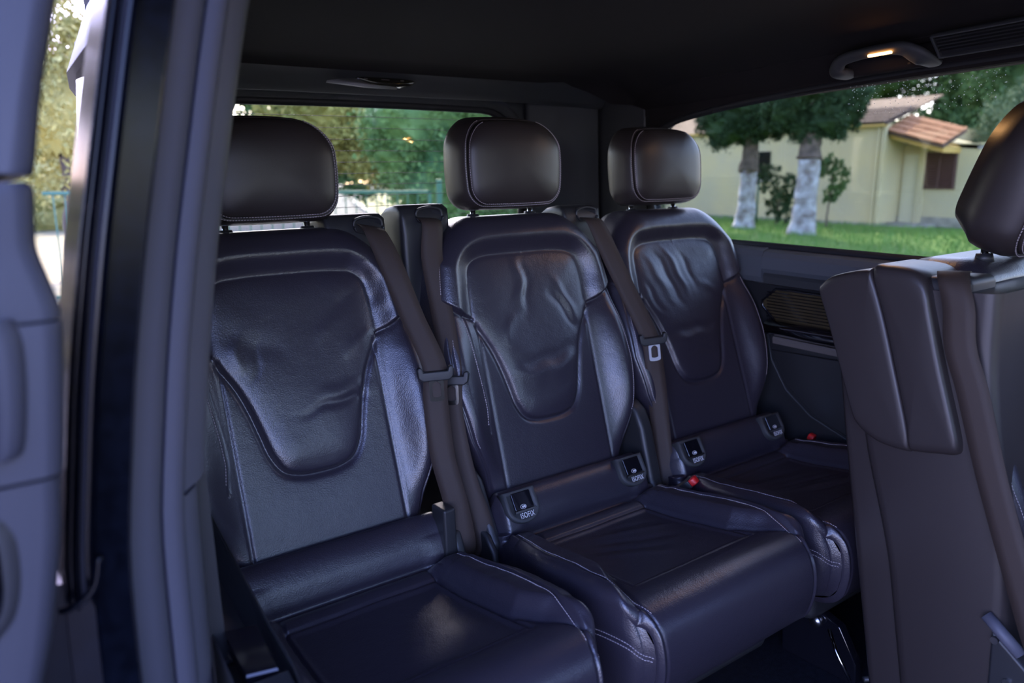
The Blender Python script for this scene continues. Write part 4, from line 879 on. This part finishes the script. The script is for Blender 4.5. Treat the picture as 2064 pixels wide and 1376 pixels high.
def panel4(name, pts, m, parent, th=.05):
    v = [Vector(p) for p in pts]; nn = (v[1]-v[0]).cross(v[3]-v[0]).normalized()*th
    return obj(name, v+[p-nn for p in v], [(0,1,2,3),(7,6,5,4),(0,4,5,1),(1,5,6,2),(2,6,7,3),(3,7,4,0)], m, parent, False)
# porch roof falls towards the camera and along the wall; main roof behind it
panel4('porch_roof_deck', [(.12, .05, 2.93), (.12, -1.80, 2.42), (1.5, -1.80, 2.95), (1.5, .05, 3.48)], TILED, HS)
tile_field('roof_tile', (.10, .02, 2.95), (0, -1, -.275), (1, 0, .385), 15, 4, TILE, .125, .36, HS)
panel4('main_roof_deck', [(-.15, -.1, 3.14), (3.2, -.1, 4.2), (3.2, 15, 4.2), (-.15, 15, 3.14)], TILED, HS)
tile_field('roof_tile', (-.18, -.1, 3.17), (0, 1, 0), (1, 0, .317), 18, 5, TILED, .14, .38, HS)
hb('eaves_board', (22.44, 12.1, 3.08), (22.6, 27, 3.15), OCHRE)
# the two whitewashed trees
def trunk(name, base, top, r0, r1, m, parent, z0=0, seed=0, n=14, split=None):
    rs = random.Random(seed); pts = []; rr = []; base, top = Vector(base), Vector(top)
    for i in range(n+1):
        t = i/n; p = base.lerp(top, t); p += Vector((rs.uniform(-.02, .02), rs.uniform(-.02, .02), 0)); pts.append(p); rr.append((r0+(r1-r0)*t)*(1+.35*math.exp(-t*9))*(1+rs.uniform(-.05, .05)))
    b = MB().tube(pts, rr, 16); vs = np.array(b.v); 
    for i in range(len(vs)):
        k = i % 16; lob = 1+.10*math.sin(3*k/16*2*math.pi+seed)+.05*math.sin(7*k/16*2*math.pi)
        c = pts[min(i//16, n)]; vs[i] = [c.x+(vs[i][0]-c.x)*lob, c.y+(vs[i][1]-c.y)*lob, vs[i][2]]
    return obj(name, vs, b.f, m, parent, True, van=False)
def tree(name, loc, lab, cat, tr, blobs, n, size, m, seed, asp=.45, droop=0, core=.82, white=0, group=None):
    t = thing(name, lab, cat, loc, group, van=False)
    if tr:
        h, r0, r1 = tr
        if white:
            trunk('whitewashed_trunk', (0, 0, 0), (.02, -.05, white), r0, (r0+r1)/2, BARKW, t, seed=seed); trunk('upper_trunk', (.02, -.05, white-.02), (.05, -.1, h), (r0+r1)/2, r1, BARK, t, seed=seed+1)
        else: trunk('trunk', (0, 0, 0), (.05, -.05, h), r0, r1, BARK, t, seed=seed)
    leaves('crown', blobs, n, size, m, t, seed, asp, droop, core)
    return t
tree('conifer_tree', (18.33, 13.9, 0), 'dark conifer with slim whitewashed trunk, left of the pair', 'tree', (3.6, .27, .18), [((-.35, .55, 3.05), (.8, .85, .62), 1), ((.1, -.2, 3.1), (.75, .85, .55), 1), ((-.1, .2, 3.7), (1.1, 1.3, .8), 1.6), ((0, 0, 4.9), (1.2, 1.5, 1.2), 1.5), ((-.3, .9, 3.6), (.7, .8, .6), .7), ((.25, -.6, 3.3), (.5, .55, .45), .5)], 26000, .055, LEAFD, 1, white=1.75)
tree('conifer_tree', (17.67, 11.42, 0), 'dark conifer with thicker whitewashed trunk, right of the pair', 'tree', (3.6, .30, .22), [((.1, .1, 3.0), (.55, .6, .55), .8), ((.2, -.5, 3.2), (.65, .75, .65), 1), ((-.2, .6, 3.4), (.75, .7, .6), 1), ((.1, 0, 4.2), (1.1, 1.35, .95), 1.5), ((.3, -.9, 3.75), (.55, .6, .6), .6), ((.2, 0, 5.3), (1.1, 1.4, 1.0), 1.2)], 26000, .055, LEAFD, 2, white=2.05)
tree('shrub', (20.2, 14.1, 0), 'loose leafy shrub growing between the two whitewashed trunks', 'shrub', (1.2, .04, .02), [((0, 0, .7), (.45, .45, .65), 1), ((-.1, .3, 1.5), (.35, .45, .5), .6), ((.1, -.3, 1.2), (.3, .3, .5), .5)], 2600, .06, LEAFD, 3, .4, .3, 0)
tree('creeper', (20.8, 12.75, 0), 'trailing creeper with drooping leaves right of the thicker trunk', 'plant', (1.9, .03, .015), [((0, .2, 1.9), (.25, .45, .35), 1), ((.1, -.25, 1.5), (.2, .3, .5), .8), ((0, -.1, 1.0), (.2, .25, .3), .4)], 1300, .075, LEAFM, 4, .4, .8, 0)
# trees filling the view behind the house
tree('broadleaf_tree', (34, 24, 0), 'tall green tree behind the main roof, left part', 'tree', (6, .3, .15), [((0, 0, 6), (3, 4, 3), 1), ((1, -3.5, 6.5), (2.6, 3, 2.2), 1), ((-.5, 3, 6), (2.5, 3, 2.5), 1)], 16000, .13, LEAFM, 6, core=.6)
tree('broadleaf_tree', (37, 18, 0), 'tall open tree with sky sparkling through, above the porch roof', 'tree', (7, .3, .15), [((0, 0, 7), (2.6, 3.2, 2.2), 1), ((0, 2.5, 5.8), (2, 2, 1.5), .7), ((1, -2, 5.0), (2, 2.2, 1.4), .7)], 9000, .12, LEAFM, 7, core=.35)
tree('broadleaf_tree', (36, 14.6, 0), 'dense dark tree at the far right behind the house', 'tree', (5, .3, .15), [((0, 0, 5.0), (2.5, 2.6, 2.6), 1), ((0, -1, 7.4), (2.5, 3, 2), 1), ((-1, .8, 3.4), (1.5, 1.6, 1.5), .6)], 15000, .13, LEAFM, 8, core=.75)
tree('olive_tree', (29.0, 10.6, 0), 'pale grey green tree right of the shuttered window', 'tree', (2.4, .2, .1), [((0, 0, 2.6), (1.5, 1.7, 1.9), 1), ((.3, -1.2, 4.2), (1.6, 1.9, 1.5), 1), ((.2, .35, 1.4), (1.1, 1.0, 1.1), .6)], 20000, .085, LEAFO, 9, asp=.25, core=.7)
tree('hedge', (44, 30, 0), 'long green hedge far behind the house', 'hedge', None, [((0, -10, 2), (2, 8, 3), 1), ((-3, 4, 2.5), (2, 8, 3.5), 1)], 12000, .2, LEAFM, 10, core=.9)
# fence left of the trees
FN = thing('wire_fence', 'thin green wire fence standing behind the whitewashed trees', 'fence', (20.6, 15.2, 0), van=False)
FP = [(0, 0), (-.7, 3.55), (-1.4, 7.1)]
for x, y in FP: MB().tube([(x, y, 0), (x, y, 1.62)], .035, 8).obj('fence_post', GREENM, FN, True)
b = MB()
for k in range(12):
    z = .12+.125*k; b.tube([(x, y, z) for x, y in FP], .004, 4)
for k in range(54):
    t = k/54*2; i = min(int(t), 1); p = np.array(FP[i])*(1-t+i)+np.array(FP[i+1])*(t-i); b.tube([(p[0], p[1], .1), (p[0], p[1], 1.5)], .0035, 4)
stuff(b.obj('wire_mesh', GREENM, FN))
# gate behind the van
GT = thing('entrance_gate', 'green metal bar gate standing across the drive behind the van', 'gate', (3.96, 7.38, 0), van=False)
gd = Vector((-1.8, .81, 0)).normalized(); MG = Matrix.Rotation(math.atan2(gd.y, gd.x), 4, 'Z')
MB().box((-.035, -.035, 0), (.035, .035, 1.58), MG).obj('gate_post', GREENM, GT, bevel=.006)
MB().box((.10, -.025, 1.405), (4.6, .025, 1.445), MG).obj('gate_rail', GREENM, GT, bevel=.005)
MB().box((.10, -.025, .18), (4.6, .025, .22), MG).obj('gate_rail', GREENM, GT, bevel=.005)
MB().box((.10, -.025, .18), (.145, .025, 1.445), MG).obj('gate_stile', GREENM, GT, bevel=.005)
MB().box((.03, -.012, 1.20), (.11, .012, 1.24), MG).obj('gate_hinge', GREENM, GT)
me = mesh('gate_bar', MB().box((-.007, -.007, .22), (.007, .007, 1.405), MG).v, MB().box((0,0,0),(1,1,1)).f, GREENM, False)
for i in range(34):
    o = bpy.data.objects.new('gate_bar', me); COL.objects.link(o); o.parent = GT; o.location = MG @ Vector((.272+.128*i, 0, 0))
# greenery behind the gate
tree('laurel_bush', (6.8, 11.5, 0), 'big glossy green bush behind the gate, right half of the rear window', 'bush', (1.5, .08, .04), [((0, 0, 1.5), (1.25, 1.3, 1.4), 1), ((-.5, .5, 2.6), (1.2, 1.1, .9), .8), ((.8, -.5, 2.5), (1.1, 1.1, 1.1), .8), ((-.8, .6, 2.1), (.7, .7, .8), .6), ((.2, .2, .6), (1.05, 1.0, .6), .6)], 30000, .05, LEAFB, 12, core=.86)
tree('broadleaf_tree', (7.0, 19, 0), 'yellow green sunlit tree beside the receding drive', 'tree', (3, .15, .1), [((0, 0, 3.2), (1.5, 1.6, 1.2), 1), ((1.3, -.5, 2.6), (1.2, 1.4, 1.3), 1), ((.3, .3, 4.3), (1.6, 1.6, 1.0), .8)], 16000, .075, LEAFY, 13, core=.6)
tree('broadleaf_tree', (9.5, 27, 0), 'tall tree over the drive with dark green leaves', 'tree', (4, .2, .1), [((0, 0, 4.8), (2.8, 2.6, 1.9), 1), ((-2.2, .5, 5.2), (1.8, 2, 1.2), .7), ((2, -.8, 3), (2, 2, 2.2), .8)], 14000, .11, LEAFM, 14, core=.55)
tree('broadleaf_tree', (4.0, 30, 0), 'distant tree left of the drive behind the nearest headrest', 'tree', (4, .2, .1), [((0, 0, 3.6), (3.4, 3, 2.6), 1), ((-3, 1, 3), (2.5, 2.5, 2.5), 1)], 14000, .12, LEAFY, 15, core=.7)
tree('broadleaf_tree', (30, 80, 0), 'far trees closing the end of the drive', 'tree', (4, .3, .2), [((0, 0, 4), (10, 5, 4), 1), ((-14, 5, 5), (8, 5, 5), 1)], 9000, .35, LEAFM, 16, core=.85)
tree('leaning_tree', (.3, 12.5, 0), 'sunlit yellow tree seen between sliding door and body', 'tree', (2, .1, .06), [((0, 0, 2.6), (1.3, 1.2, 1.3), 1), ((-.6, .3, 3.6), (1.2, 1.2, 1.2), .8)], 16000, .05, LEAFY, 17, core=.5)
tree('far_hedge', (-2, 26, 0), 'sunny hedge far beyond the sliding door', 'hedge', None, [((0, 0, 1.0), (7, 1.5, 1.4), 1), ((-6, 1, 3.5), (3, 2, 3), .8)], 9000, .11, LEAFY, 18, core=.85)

# ------------------------------------------------------------------ the van stands on its slope
bpy.context.view_layer.update()
for o in VAN: o.matrix_world = TILT @ o.matrix_world
